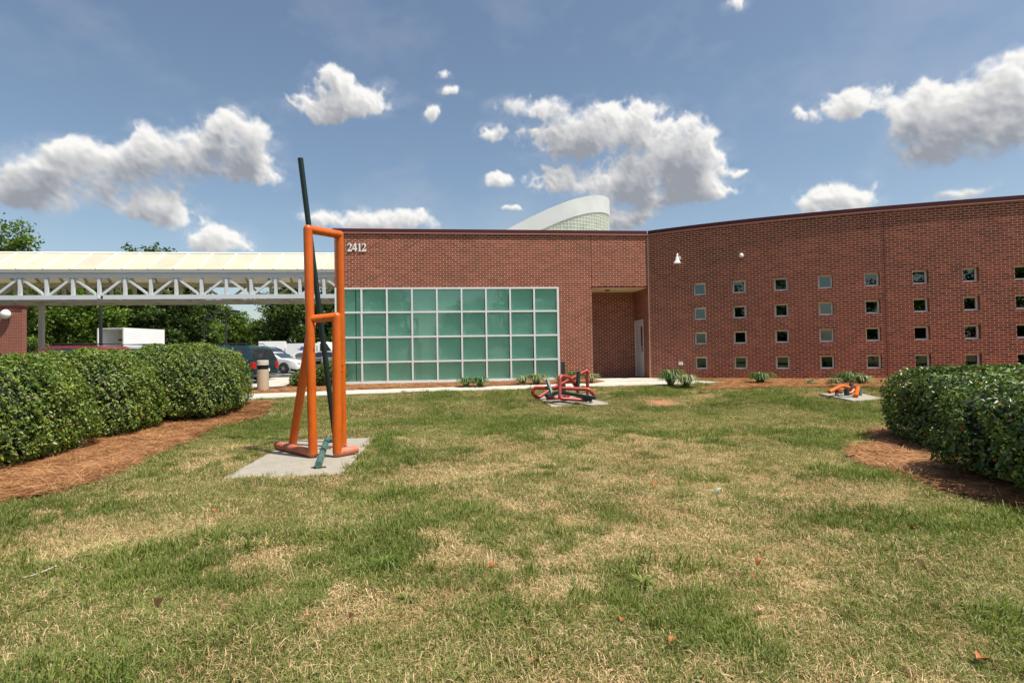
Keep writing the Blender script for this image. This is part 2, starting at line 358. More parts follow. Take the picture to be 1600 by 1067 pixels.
# ------------------------------------------------------------------ geometry of the place
FY = 18.526                        # face of the straight facade
CO = .067733; BL = .2032           # brick course and length
XL, XW1, XP, XC = -3.72, 3.664, 4.81, 6.826
def curve_pts():
    S = np.arange(-1.683, 13.001, .05); A = YAW+.494-.0441*S+.002*S*S
    i0 = int(round(1.683/.05)); dx = np.cos(A)*.05; dy = -np.sin(A)*.05
    X = np.concatenate([[0], np.cumsum(dx[:-1])]); Y = np.concatenate([[0], np.cumsum(dy[:-1])])
    return S, X+XC, Y+FY, A
CS, CX, CY, CA = curve_pts()
def wcurve(s, z, d=0):
    x = np.interp(s, CS, CX); y = np.interp(s, CS, CY); a = np.interp(s, CS, CA)
    return Vector((x+math.sin(a)*d, y+math.cos(a)*d, z))        # d > 0 goes into the wall
def wflat(s, z, d=0): return Vector((s, FY+d, z))
HX = [0, 2.4, 3.6, 5.0, 6.3, 8, 11, 18.5, 40]; HZ = [0, -.03, -.08, -.22, -.40, -.46, -.48, -.56, -.75]
def terrain(X, Y):
    X = np.asarray(X, float); Y = np.asarray(Y, float)
    yb = np.interp(X, CX, CY, left=FY); yb = (yb+np.interp(X-1.2, CX, CY, left=FY)+np.interp(X+1.2, CX, CY, left=FY))/3; d = (yb-Y)*np.interp(X, [4.5, 10.5], [1.0, .86])
    z = np.interp(d, HX, HZ)
    z = z + .018*np.sin(X*.9+1)*np.sin(Y*.7) * np.clip(d/4, 0, 1)
    lot = np.interp(Y, [19, 22.5, 26, 40, 120, 900], [0, -.2, -.22, -.1, 0, 0])
    return np.where(Y > FY+.3, lot, z)
def tz(x, y): return float(terrain(x, y))
def ray(px, py):
    u0, v0 = px-800, py-533.5; c, s = math.cos(ROLL), math.sin(ROLL)
    r = cam2world(u0*c-v0*s, -(u0*s+v0*c), FPX); fw = r.x*math.sin(YAW)+r.y*math.cos(YAW); return r/fw
def atD(px, py, d): return ray(px, py)*d+Vector((0,0,CZ))
def atY(px, py, Y): r = ray(px, py); return r*(Y/r.y)+Vector((0,0,CZ))
def G(px, py, dz=0):
    r = ray(px, py); t = 1.5
    while t < 150:
        p = r*t+Vector((0,0,CZ))
        if p.z <= tz(p.x, p.y)+dz: return p
        t += .01
    return p

def grid_sheet(name, xs, ys, mat, dz=0):
    X, Y = np.meshgrid(xs, ys); Z = terrain(X, Y)+dz
    V = np.stack([X.ravel(), Y.ravel(), Z.ravel()], 1); nx, ny = len(xs), len(ys)
    i = np.arange(nx*ny).reshape(ny, nx)
    F = np.stack([i[:-1,:-1].ravel(), i[:-1,1:].ravel(), i[1:,1:].ravel(), i[1:,:-1].ravel()], 1)
    return npmesh(name, V, F, mat, smooth=True)
xs = np.unique(np.concatenate([np.linspace(-900, -30, 12), np.arange(-30, 30.1, .4), np.linspace(30, 900, 12)]))
ys = np.unique(np.concatenate([np.linspace(-900, -8, 10), np.arange(-8, 24, .3), np.linspace(24, 120, 20), np.linspace(120, 900, 6)]))
tag(grid_sheet('ground', xs, ys, M_LAWN), 'patchy lawn ground rising gently to the brick building', 'ground', kind='structure')

POLYS = []          # footprints that keep the grass out
def strip(name, A, B, mat, dz, nu=60, nv=6, label=None, cat=None, keep=True, kerb=0):
    A = np.array(A, float); B = np.array(B, float)
    def res(P):
        d = np.concatenate([[0], np.cumsum(np.hypot(*np.diff(P, axis=0).T))]); t = np.linspace(0, d[-1], nu)
        return np.stack([np.interp(t, d, P[:,0]), np.interp(t, d, P[:,1])], 1)
    a, b = res(A), res(B); k = np.linspace(0, 1, nv)[:,None,None]
    P = a[None]*(1-k)+b[None]*k; X, Y = P[...,0], P[...,1]; Z = terrain(X, Y)+(dz if dz < .035 or mat is not M_STRAWGROUND else .018)
    if mat is M_STRAWGROUND:
        k2 = np.minimum(k[...,0], 1-k[...,0])*2; Z = Z+np.clip(k2*6, 0, 1)*(.02 if dz < .035 else .005)*(np.sin(X*5.1+Y*3.3)+np.sin(X*11.3-Y*7.7)+np.sin(X*2.3+Y*9.1))
    V = np.stack([X.ravel(), Y.ravel(), Z.ravel()], 1); i = np.arange(nv*nu).reshape(nv, nu)
    F = np.stack([i[:-1,:-1].ravel(), i[:-1,1:].ravel(), i[1:,1:].ravel(), i[1:,:-1].ravel()], 1)
    rim = np.concatenate([i[0,:], i[1:,-1], i[-1,-2::-1], i[-2:0:-1,0]])
    n0 = len(V); low = V[rim].copy(); low[:,2] -= dz+.06; V = np.concatenate([V, low])
    j = np.arange(len(rim)); F = np.concatenate([F, np.stack([rim, rim[(j+1) % len(rim)], n0+(j+1) % len(rim), n0+j], 1)])
    if keep: POLYS.append(V[rim][:, :2])
    o = npmesh(name, V, F, mat); tag(o, label, cat, kind='structure'); return o

# parking lot, drive and pavements
strip('parking_lot', [(-60, 22.6), (-4.2, 22.6)], [(-60, 75), (-4.2, 75)], M_ASPH, .006, 40, 30, 'grey asphalt parking lot behind the brick building', 'road')
def g2(*pp): return [tuple(G(*p))[:2] for p in pp]
PATH_S = g2((388, 626), (480, 621), (580, 617), (700, 612.5), (830, 609)) + [(4.4, 15.35), (6.1, 15.5), (7.3, 15.55), (8.2, 15.75)]
PATH_N = [(PATH_S[0][0]-.3, PATH_S[0][1]+1.25)] + [(x, y+1.15) for x, y in PATH_S[1:5]] + [(4.3, 16.7), (4.83, 17.2), (5.4, 17.3), (7.6, 17.0)]
PATH_S = [(-12, PATH_S[0][1]-.1)]+PATH_S; PATH_N = [(-12, PATH_N[0][1])]+PATH_N
strip('footpath', PATH_S, PATH_N, M_CONC, .03, 90, 4, 'pale concrete footpath along the front of the building', 'path')
strip('doorway_pavement', [(4.86, 17.15), (7.55, 16.9)], [(4.82, 20.0), (6.81, 20.0)], M_CONC, .034, 12, 12, 'concrete landing in front of the recessed door', 'path')
strip('parking_footpath', [(-6.0, 16.9), (-6.5, 19), (-7.6, 23), (-8.9, 28), (-9.7, 34)], [(-5.0, 17.4), (-5.3, 19.5), (-5.9, 23), (-7.0, 27), (-7.7, 34)], M_CONC, .10, 50, 5, 'pale concrete pavement leading to the parking lot', 'path')
# pine straw beds
strip('facade_mulch_bed', PATH_N[1:8], [(-9.2, FY-.05), (3.0, FY-.05), (4.80, FY-.05)], M_STRAWGROUND, .036, 160, 12, 'pine straw bed between footpath and glass wall', 'mulch bed')
strip('corner_mulch_bed', [(-5.15, 18.4), (-5.3, 19.5), (-5.9, 23), (-7.0, 27)], [(XL-.03, 18.4), (XL-.03, 20), (XL-.03, 23), (XL-.03, 27)], M_STRAWGROUND, .04, 80, 14, 'pine straw bed beside the left end of the building', 'mulch bed')
WB = [tuple(wcurve(s, 0, -.02))[:2] for s in np.linspace(-.9, 12.5, 40)]
WBF = [(8.25, 15.8)]+g2((1090, 610), (1150, 608.5), (1220, 608), (1300, 608), (1390, 609), (1470, 610)) + [(13.4, 12.3), (16.5, 11.0)]
strip('wall_mulch_bed', WBF, WB, M_STRAWGROUND, .04, 160, 12, 'pine straw bed along the curved brick wall', 'mulch bed')
LM = [(-3.9-1.3, 4.2)]+g2((2, 789), (60, 780), (110, 766), (170, 745), (225, 722), (275, 698), (320, 677), (360, 665), (400, 657)) + [(-4.25, 13.7), (-4.3, 14.2)]
strip('hedge_mulch_bed', LM, [(-8.2, 4.0), (-9.1, 7), (-9.0, 12), (-8.0, 14.5), (-5.6, 14.6)], M_STRAWGROUND, .03, 120, 24, 'orange pine straw bed under the left hedge', 'mulch bed')
RM = [(5.0, 3.4)]+g2((1598, 800), (1540, 786), (1480, 771), (1420, 752), (1370, 735), (1335, 718), (1345, 706), (1385, 694))
strip('right_hedge_mulch_bed', RM, [(8.2, 3.2), (8.9, 5.5), (9.0, 7.5), (8.4, 8.6), (7.0, 8.6)], M_STRAWGROUND, .03, 120, 24, 'orange pine straw bed under the right hedge', 'mulch bed')

# ------------------------------------------------------------------ the brick building
bld = tag(empty('brick_building', (0, FY, 0)), 'red brick building with a green glass wall and a curved window wall', 'building')
OFF = Vector((0, FY, 0))
def child(mb, name, mat, parent, **kw):
    off = parent.matrix_world.translation if parent.parent is None else None
    base = Vector((0,0,0)); p = parent
    while p: base += p.location; p = p.parent
    mb.v = [tuple(Vector(v)-base) for v in mb.v]
    return mb.build(name, mat, parent, **kw)

NC = 74; ZT = NC*CO
def brick_box(mb, fn, s0, s1, z0, z1, d0=-.0016, d1=.012):
    v = [fn(s0,z0,d0), fn(s1,z0,d0), fn(s1,z1,d0), fn(s0,z1,d0), fn(s0,z0,d1), fn(s1,z0,d1), fn(s1,z1,d1), fn(s0,z1,d1)]
    mb.add(v, [(0,1,2,3), (0,4,5,1), (1,5,6,2), (2,6,7,3), (3,7,4,0)])
J = .0135
def brick_courses(fn, s0, s1, k0, k1, openings, joints=()):
    """yield (s0,s1,z0,z1,full) for a running bond between courses k0 and k1"""
    for k in range(k0, k1):
        cuts = sorted([(a, b) for a, b, c, d in openings if c <= k < d]+[(j-.006, j+.006) for j in joints if k >= 47 or j != XP])
        iv = []; cur = s0
        for a, b in cuts: iv.append((cur, a)); cur = b
        iv.append((cur, s1))
        off = BL/2*(k % 2)
        for a, b in iv:
            if b-a < .03: continue
            n = math.floor((a-off)/BL)
            while n*BL+off < b:
                u0, u1 = n*BL+off, n*BL+off+BL
                x0 = max(u0+J/2, a+(.002 if a > u0 else 0)); x1 = min(u1-J/2, b-(.002 if b < u1 else 0))
                if x1-x0 > .009: yield x0, x1, k*CO+J/2, (k+1)*CO-J/2, (x1-x0) > BL-J-.004
                n += 1
# facade
openF = [(XL-.1, XW1, 0, 47), (XP, XC+.1, 0, 47)]
mb = MB()
for b in brick_courses(wflat, XL, XC-.012, 0, NC, openF, joints=(XP,)): brick_box(mb, wflat, *b[:4])
# recess back wall and side wall, pier return
RD = 1.50
fnB = lambda s, z, d: Vector((s, FY+RD+d, z))
fnS = lambda s, z, d: Vector((XC-.02+d, FY+s, z))          # side wall, faces -X
fnP = lambda s, z, d: Vector((XP-d, FY+s, z))
fnL = lambda s, z, d: Vector((XL+d, FY+12-s, z))           # left end wall
for b in brick_courses(fnB, XP, XC-.02, 0, 47, []): brick_box(mb, fnB, *b[:4])
for b in brick_courses(fnS, .02, RD, 0, 47, [(.56, 1.49, 0, 31)]): brick_box(mb, fnS, *b[:4])
for b in brick_courses(fnP, .02, RD, 0, 47, []): brick_box(mb, fnP, *b[:4])
for b in brick_courses(fnL, 0, 12, 0, NC, []): brick_box(mb, fnL, *b[:4])
tag(child(mb, 'facade_brickwork', M_BRICK, bld, fixn=False), kind='stuff')
mb = MB()
def mortar(fn, s0, s1, z0, z1, th=.2): 
    v = [fn(s,z,d) for d in (0, th) for s, z in ((s0,z0),(s1,z0),(s1,z1),(s0,z1))]
    mb.add(v, [(0,1,2,3),(7,6,5,4),(0,4,5,1),(1,5,6,2),(2,6,7,3),(3,7,4,0)])
mortar(wflat, XL, XC+.05, 47*CO, ZT); mortar(wflat, XW1, XP, -.3, 47*CO-.001, .19)
mortar(fnB, XP-.1, XC+.1, -.3, 47*CO+.02); mortar(fnS, .006, .56, -.3, 47*CO+.02, .3); mortar(fnS, .56, 1.49, 31*CO, 47*CO+.02, .3)
mortar(fnP, .192, RD, -.3, 47*CO+.02, .18); mortar(fnL, 0, 11.99, -.3, ZT-.001)
child(mb, 'facade_wall', M_MORTAR, bld)
# curved wall
SW = [1.2192*k for k in range(10)]
ROWS = [(5, 11), (17, 23), (29, 35), (41, 47)]
HWN = BL-.004
openC = [(s-HWN, s+HWN, a, b) for s in SW for a, b in ROWS]
S0, S1 = -1.66, 12.8
JNT = 5.19
allb = list(brick_courses(wcurve, S0, S1, 0, NC, openC, joints=(JNT,)))
full = sorted([b for b in allb if b[4] and b[1] < 8.62 and b[2] > .75], key=lambda b: -b[0])[:300]
fs = set(full); mb = MB()
for b in allb:
    if b not in fs: brick_box(mb, wcurve, *b[:4])
for s in SW:                       # bricks returning into the window openings
    for a, b in ROWS:
        for k in range(a, b):
            for sg in (-1, 1):
                e = s+sg*HWN; z0, z1 = k*CO+J/2, (k+1)*CO-J/2
                P = lambda q, z, d: wcurve(e-sg*(-.004+0)+sg*q, z, d)
                v = [wcurve(e-sg*.004, z0, .006), wcurve(e-sg*.004, z0, .145), wcurve(e-sg*.004, z1, .145), wcurve(e-sg*.004, z1, .006),
                     wcurve(e+sg*.01, z0, .006), wcurve(e+sg*.01, z0, .145), wcurve(e+sg*.01, z1, .145), wcurve(e+sg*.01, z1, .006)]
                mb.add(v, [(0,1,2,3),(0,4,5,1),(2,6,7,3),(0,3,7,4)])
tag(child(mb, 'curved_wall_brickwork', M_BRICK, bld, fixn=False), kind='stuff')
ub = MB(); ub.box((-(BL-J)/2, -.0016, -(CO-J)/2), ((BL-J)/2, .012, (CO-J)/2)); b0 = None
for b in full:
    s = (b[0]+b[1])/2; p = wcurve(s, (b[2]+b[3])/2)
    if b0 is None: b0 = o = ub.build('brick', M_BRICK, bld)
    else: o = b0.copy(); COL.objects.link(o)
    o.location = p-OFF; o.rotation_euler = (0, 0, -float(np.interp(s, CS, CA)))
mb = MB()
sb = sorted(set([S0, S1]+[round(x, 4) for s in SW for x in (s-HWN, s+HWN)]))
zb = [-.3]+[k*CO for r in ROWS for k in r]+[ZT]
for i in range(len(sb)-1):
    for j in range(len(zb)-1):
        sm, zm = (sb[i]+sb[i+1])/2, (zb[j]+zb[j+1])/2
        if any(a < sm < b and c*CO < zm < d*CO for a, b, c, d in openC):
            s0, s1, z0, z1 = sb[i], sb[i+1], zb[j], zb[j+1]
            mb.add([wcurve(s0,z0), wcurve(s1,z0), wcurve(s1,z0,.3), wcurve(s0,z0,.3), wcurve(s0,z1), wcurve(s1,z1), wcurve(s1,z1,.3), wcurve(s0,z1,.3)],
                   [(0,1,2,3),(4,7,6,5),(0,3,7,4),(1,5,6,2)]); continue
        n = max(1, int((sb[i+1]-sb[i])/.3)); e = np.linspace(sb[i], sb[i+1], n+1)
        for q in range(n):
            for d in (0, .3): mb.add([wcurve(e[q],zb[j],d), wcurve(e[q+1],zb[j],d), wcurve(e[q+1],zb[j+1],d), wcurve(e[q],zb[j+1],d)], [(0,1,2,3)])
child(mb, 'curved_wall', M_MORTAR, bld, fixn=False)
# small square windows
i = 0
for s in SW:
    for a, b in ROWS:
        z0, z1 = a*CO+.004, b*CO-.004; w = HWN-.008; fw = .043
        c = wcurve(s, (z0+z1)/2, .165); ang = -float(np.interp(s, CS, CA)); hz = (z1-z0)/2
        if i == 0:
            m1 = MB()
            for x0, x1, y0, y1 in ((-w, w, -hz, -hz+fw), (-w, w, hz-fw, hz), (-w, -w+fw, -hz+fw, hz-fw), (w-fw, w, -hz+fw, hz-fw)):
                m1.box((x0, -.02, y0), (x1, .05, y1))
            wf = m1.build('window', M_ALU2, bld); pn = MB().box((-w+fw, .012, -hz+fw), (w-fw, .018, hz-fw)).build('pane', M_GLASS, wf)
            o = wf
        else: o = copy_tree(wf, bld)
        o.location = c-OFF; o.rotation_euler = (0, 0, ang); i += 1
child(MB().add([wcurve(JNT-.009, 0, -.004), wcurve(JNT+.009, 0, -.004), wcurve(JNT+.009, ZT, -.004), wcurve(JNT-.009, ZT, -.004), wcurve(JNT-.005, 0, .01), wcurve(JNT+.005, 0, .01), wcurve(JNT+.005, ZT, .01), wcurve(JNT-.005, ZT, .01)], [(0,1,2,3),(4,7,6,5),(0,3,7,4),(1,5,6,2)]), 'control_joint', M_COPING, bld)
child(MB().box((XP-.009, FY-.004, 47*CO), (XP+.009, FY+.02, ZT)), 'control_joint', M_COPING, bld)
# copings
def coping(name, fn, S):
    prof = [(-.05, ZT-.035), (-.05, ZT+.095), (.30, ZT+.115), (.30, ZT-.035), (.0, ZT-.035)]
    m = MB(); n = len(prof); vs = [fn(s, z, d) for s in S for d, z in prof]; fs = []
    for q in range(len(S)-1):
        for k in range(n): fs.append((q*n+k, q*n+(k+1) % n, (q+1)*n+(k+1) % n, (q+1)*n+k))
    fs += [tuple(range(n)), tuple((len(S)-1)*n+k for k in range(n))]; m.add(vs, fs)
    o = child(m, name, M_COPING, bld)
    m = MB(); q2 = [(-.056, ZT-.052), (-.056, ZT-.030), (-.01, ZT-.036), (-.01, ZT-.052)]; n = 4; fs = []
    vs = [fn(s, z, d) for s in S for d, z in q2]
    for q in range(len(S)-1):
        for k in range(n): fs.append((q*n+k, q*n+(k+1) % n, (q+1)*n+(k+1) % n, (q+1)*n+k))
    m.add(vs, fs); child(m, 'drip_edge', pmat('drip_edge_metal', (.42, .24, .22), .35, .05), o)
coping('coping', wflat, [XL-.05, XP, XC-.035]); coping('coping', wcurve, list(np.linspace(S0, S1, 50)))
child(MB().box((XL+.2, FY+.3, ZT-.25), (24, FY+22, ZT-.2)), 'roof', M_WHITE, bld)
mb = MB()   # rear and right walls of the block (plain, out of sight)
mb.box((XL+.01, FY+21.8, -.3), (24, FY+22, ZT-.1)); mb.box((XL+.003, FY+12, -.3), (XL+.2, FY+21.8, ZT-.002))
e = wcurve(S1, 0, .05); mb.box((e.x, e.y, -.3), (e.x+.2, FY+22, ZT-.05))
child(mb, 'rear_wall', M_MORTAR, bld)
e2 = [wcurve(s, ZT-.22, .15) for s in np.linspace(S0, S1, 20)]
mb = MB(); mb.add(e2+[Vector((e2[-1].x, FY+.3, ZT-.22)), Vector((XC, FY+.3, ZT-.22))], [tuple(range(22))]); child(mb, 'roof', M_WHITE, bld)
child(MB().box((XL+.2, FY+.3, -.05), (24, FY+21.8, .03)), 'interior_floor', M_DARK, bld)
# soffit over the recess, door
sf = child(MB().box((XP+.003, FY+.006, 47*CO-.03), (XC-.024, FY+RD-.003, 47*CO+.05)), 'soffit', M_SOFFIT, bld)
child(MB().lathe([(.09, 0), (.09, -.03), (.06, -.034)], (XP+.75, FY+.7, 47*CO-.032), 18), 'recessed_light', M_BLACK, sf)
child(MB().box((XP-.02, FY-.02, 47*CO-.034), (XC-.03, FY+.004, 47*CO+.004)), 'lintel', M_COPING, bld)
mb = MB(); x = XC-.02
mb.box((x-.012, FY+.56, .03), (x+.1, FY+.605, 31*CO-.004)); mb.box((x-.012, FY+1.445, .03), (x+.1, FY+1.49, 31*CO-.004)); mb.box((x-.012, FY+.605, 31*CO-.06), (x+.1, FY+1.445, 31*CO-.004))
dr = child(MB().box((x+.012, FY+.609, .045), (x+.06, FY+1.441, 31*CO-.064)), 'door', M_DOOR, bld)
child(mb, 'door_frame', M_DOOR, dr)
child(MB().box((x+.004, FY+.70, .95), (x+.011, FY+.86, 1.85)), 'door_glass', M_CARGLASS, dr)
child(MB().tube(fillet([(x+.012, FY+.66, .9), (x-.05, FY+.66, .9), (x-.05, FY+.66, 1.12), (x+.012, FY+.66, 1.12)], .02), .011, 8), 'door_handle', M_RIM, dr)
child(MB().box((x-.014, FY+.6, .034), (x+.08, FY+1.45, .05)), 'threshold', M_RIM, dr)

# green glass wall
gw = bpy.data.objects.new('glass_wall', None); COL.objects.link(gw); gw.parent = bld; gw['label'] = 'grid of green tinted panes in white frames'
MX = [-2.8737+.8128*i for i in range(-1, 9)]; MX[0] = XL+.035; MX[-1] = XW1-.035
MZ = [.10, .745, 1.557, 2.370, 47*CO-.03]
for i, x in enumerate(MX):
    h = .035 if i in (0, 9) else .028
    child(MB().box((x-h, FY-.02, .03), (x+h, FY+.11, 47*CO-.002)), 'mullion', M_ALU, gw)
for z in MZ:
    h = .03
    child(MB().box((MX[0]+.034, FY-.016, z-h), (MX[-1]-.034, FY+.10, z+h)), 'transom', M_ALU, gw)
child(MB().box((XL+.002, FY-.035, -.1), (XW1-.002, FY+.12, .068)), 'sill', M_ALU, gw)
for i in range(9):
    for j in range(4):
        child(MB().box((MX[i]+.02, FY+.03, MZ[j]+.02), (MX[i+1]-.02, FY+.04, MZ[j+1]-.02)), 'pane', M_GREEN, gw)
for i in range(9):
    for j in range(4):
        y_ = FY+.10+.004*(j % 2); xe = MX[i+1]-.045; spans = [(MX[i]+.03, xe)] if i else [(MX[i]+.03, xe-.17), (xe-.145, xe)]
        for a, b in spans: child(MB().box((a, y_, MZ[j]+.02), (b, y_+.01, MZ[j+1]-.032)), 'shade_panel', M_SHADE, gw)
child(MB().box((XL+.21, FY+.5, .03), (XP-.2, FY+.52, ZT-.3)), 'inner_partition', M_DARK, gw)

# numerals
hn = tag(empty('house_number', (-3.30, FY-.006, 4.36)), 'white numerals 2412 high on the brick facade corner', 'sign')
TWO = [(.02,.70),(.06,.88),(.2,1.0),(.36,.98),(.47,.85),(.46,.66),(.35,.46),(.18,.20),(.40,.20),(.46,.30),(.52,.30),(.47,0),(0,0),(0,.06),(.2,.36),(.30,.56),(.32,.74),(.26,.87),(.15,.86),(.08,.70)]
ONE = [(.1,0),(.46,0),(.46,.05),(.36,.09),(.36,1.0),(.30,1.0),(.08,.88),(.10,.83),(.21,.87),(.21,.09),(.1,.05)]
FOUR = [[(.30,0),(.45,0),(.45,1.0),(.33,1.0),(.30,.95)], [(0,.22),(.54,.22),(.54,.36),(0,.36)], [(0,.36),(.10,.36),(.34,.80),(.31,1.0)]]
for i, dg in enumerate(([TWO], FOUR, [ONE], [TWO])):
    m = MB()
    for q, poly in enumerate(dg):
        m.prism([(p[0]*.27*1.05, p[1]*.27) for p in poly], lambda x, y, d: Vector((x+i*.153, d, y)), -.03-.002*q, -.001)
    m.build('numeral', M_WHITE, hn)

# fixtures on the curved wall
def wall_at(px, py):
    best = None
    for s in np.arange(-1.6, 9, .02):
        p = wcurve(s, 0); r = ray(px, py); t = (p.x*math.cos(YAW)-p.y*math.sin(YAW)) - (r.x*math.cos(YAW)-r.y*math.sin(YAW))*(p.x*math.sin(YAW)+p.y*math.cos(YAW))
        if best is None or abs(t) < best[0]: best = (abs(t), s, CZ+r.z*(p.x*math.sin(YAW)+p.y*math.cos(YAW)))
    return best[1], best[2]
s, z = wall_at(1061, 408); p = wcurve(s, z, -.006); a = -float(np.interp(s, CS, CA))
t = tag(empty('wall_lamp', p, a), 'white bell shaped gooseneck lamp on the curved brick wall', 'wall lamp')
MB().lathe([(.07, 0), (.07, -.03), (.02, -.04)], (0, 0, .10), 16, 'Y').build('wall_plate', M_ALU2, t, smooth=True)
MB().tube(fillet([(0, -.03, .10), (0, -.12, .20), (0, -.24, .22), (0, -.30, .10)], .1), .018, 10).build('arm', M_ALU2, t, smooth=True)
MB().lathe([(.035, .10), (.05, .07), (.06, .02), (.085, -.06), (.125, -.11), (.12, -.115), (.04, .0)], (0, -.30, 0), 20).build('lamp_shade', M_WHITE, t, smooth=True)
s, z = wall_at(1158, 399.5); p = wcurve(s, z, -.006)
t = tag(empty('security_light', p, -float(np.interp(s, CS, CA))), 'small grey dome light high on the curved brick wall', 'wall lamp')
MB().lathe([(.06, 0), (.06, -.025), (.03, -.03)], (0, 0, 0), 16, 'Y').build('wall_plate', M_ALU2, t, smooth=True)
MB().lathe([(.001, .07), (.03, .065), (.055, .04), (.065, 0), (.062, -.03), (.05, -.06), (.001, -.065)], (0, -.09, -.01), 16).build('dome', M_WHITE, t, smooth=True)
s, z = wall_at(1063.5, 568); p = wcurve(s, z, -.006)
t = tag(empty('wall_outlet', p, -float(np.interp(s, CS, CA))), 'small white outlet box low on the brick wall', 'outlet')
MB().box((-.07, -.04, -.05), (.07, 0, .05)).build('cover', M_WHITE, t, bevel=.008)
for q in (-1, 1): MB().box((q*.03-.02, -.048, -.03), (q*.03+.02, -.041, .02)).build('flap', M_ALU2, t)

# ------------------------------------------------------------------ drum tower behind the roof
def tower():
    Yc = 34.0
    e = tag(empty('glass_block_tower', (0, Yc, 0)), 'white rounded tower with sloping top and glass block wall behind roof', 'tower')
    pr = atY(948, 360, Yc)
    Rr = 3.6; cx, cy = pr.x-Rr, Yc
    zt_r = atY(938, 303, Yc).z-.72
    # plan: straight wall coming from the left, then a quarter drum; a is arc length from the right edge
    path = []; n = 16
    for k in range(n+1):
        th = k/n*math.pi*.5; path.append((cx+Rr*math.cos(th), cy-Rr*math.sin(th)))
    path = [(cx+Rr, cy+3.5)]+path+[(cx-.8*k, cy-Rr+.03*k) for k in range(1, 10)]
    path = [Vector((x, y, 0)) for x, y in path]
    def topz(p):     # slanting cut, flattening at its high right end
        u = (p.x-(cx-7.2))/(Rr+7.2)
        return zt_r - 5.0*(1-min(u, 1))**1.55 - .0
    bh = .98
    V = []; 
    def shell(zlo, zhi, d):
        m = MB(); vs = []
        for i, p in enumerate(path):
            q = path[min(i+1, len(path)-1)]-path[max(i-1, 0)]; nrm = Vector((q.y, -q.x, 0)).normalized()*-1
            if nrm.y > .3: nrm = -nrm
            for z in (zlo(p), zhi(p)): 
                vs += [p+nrm*d+Vector((0,0,z)), p-nrm*.15+Vector((0,0,z))]
        n = len(path); fs = []
        for i in range(n-1):
            a, b = i*4, (i+1)*4
            fs += [(a, b, b+2, a+2), (a+1, a+3, b+3, b+1), (a+2, b+2, b+3, a+3), (a, a+1, b+1, b)]
        fs += [(0,2,3,1), ((n-1)*4, (n-1)*4+1, (n-1)*4+3, (n-1)*4+2)]
        m.add(vs, fs); return m
    gz = lambda p: topz(p)-bh
    child(shell(gz, topz, .06), 'metal_band', M_DRUM, e, smooth=True)
    child(shell(lambda p: 0, lambda p: gz(p)-.002, 0), 'glass_block_wall', M_BLOCK, e, smooth=True)
    m = MB()
    L = []                           # ribs between the blocks
    tot = sum((path[i+1]-path[i]).length for i in range(len(path)-1))
    def at(t):
        for i in range(len(path)-1):
            l = (path[i+1]-path[i]).length
            if t <= l: return path[i].lerp(path[i+1], t/l)
            t -= l
        return path[-1]
    for k in range(int(tot/.2)):
        p = at(k*.2); nrm = Vector((0,-.012,0)) if p.x < cx+2 else Vector((.008,-.008,0))
        hi = gz(p)-.01
        if hi > 5.2: m.bar(p+nrm+Vector((0,0,4.6)), p+nrm+Vector((0,0,hi)), .028, .028, up=(0,1,0))
    child(m, 'vertical_joint', M_RIB, e)
    m = MB()
    for k in range(30):
        z = 4.8+k*.2; seg = [at(t) for t in np.arange(0, tot, .25) if gz(at(t)) > z+.05]
        for a, b in zip(seg, seg[1:]):
            if (b-a).length < .3: m.bar(a+Vector((0,-.010,z)), b+Vector((0,-.010,z)), .026, .026)
    child(m, 'horizontal_joint', M_RIB, e)
tower()

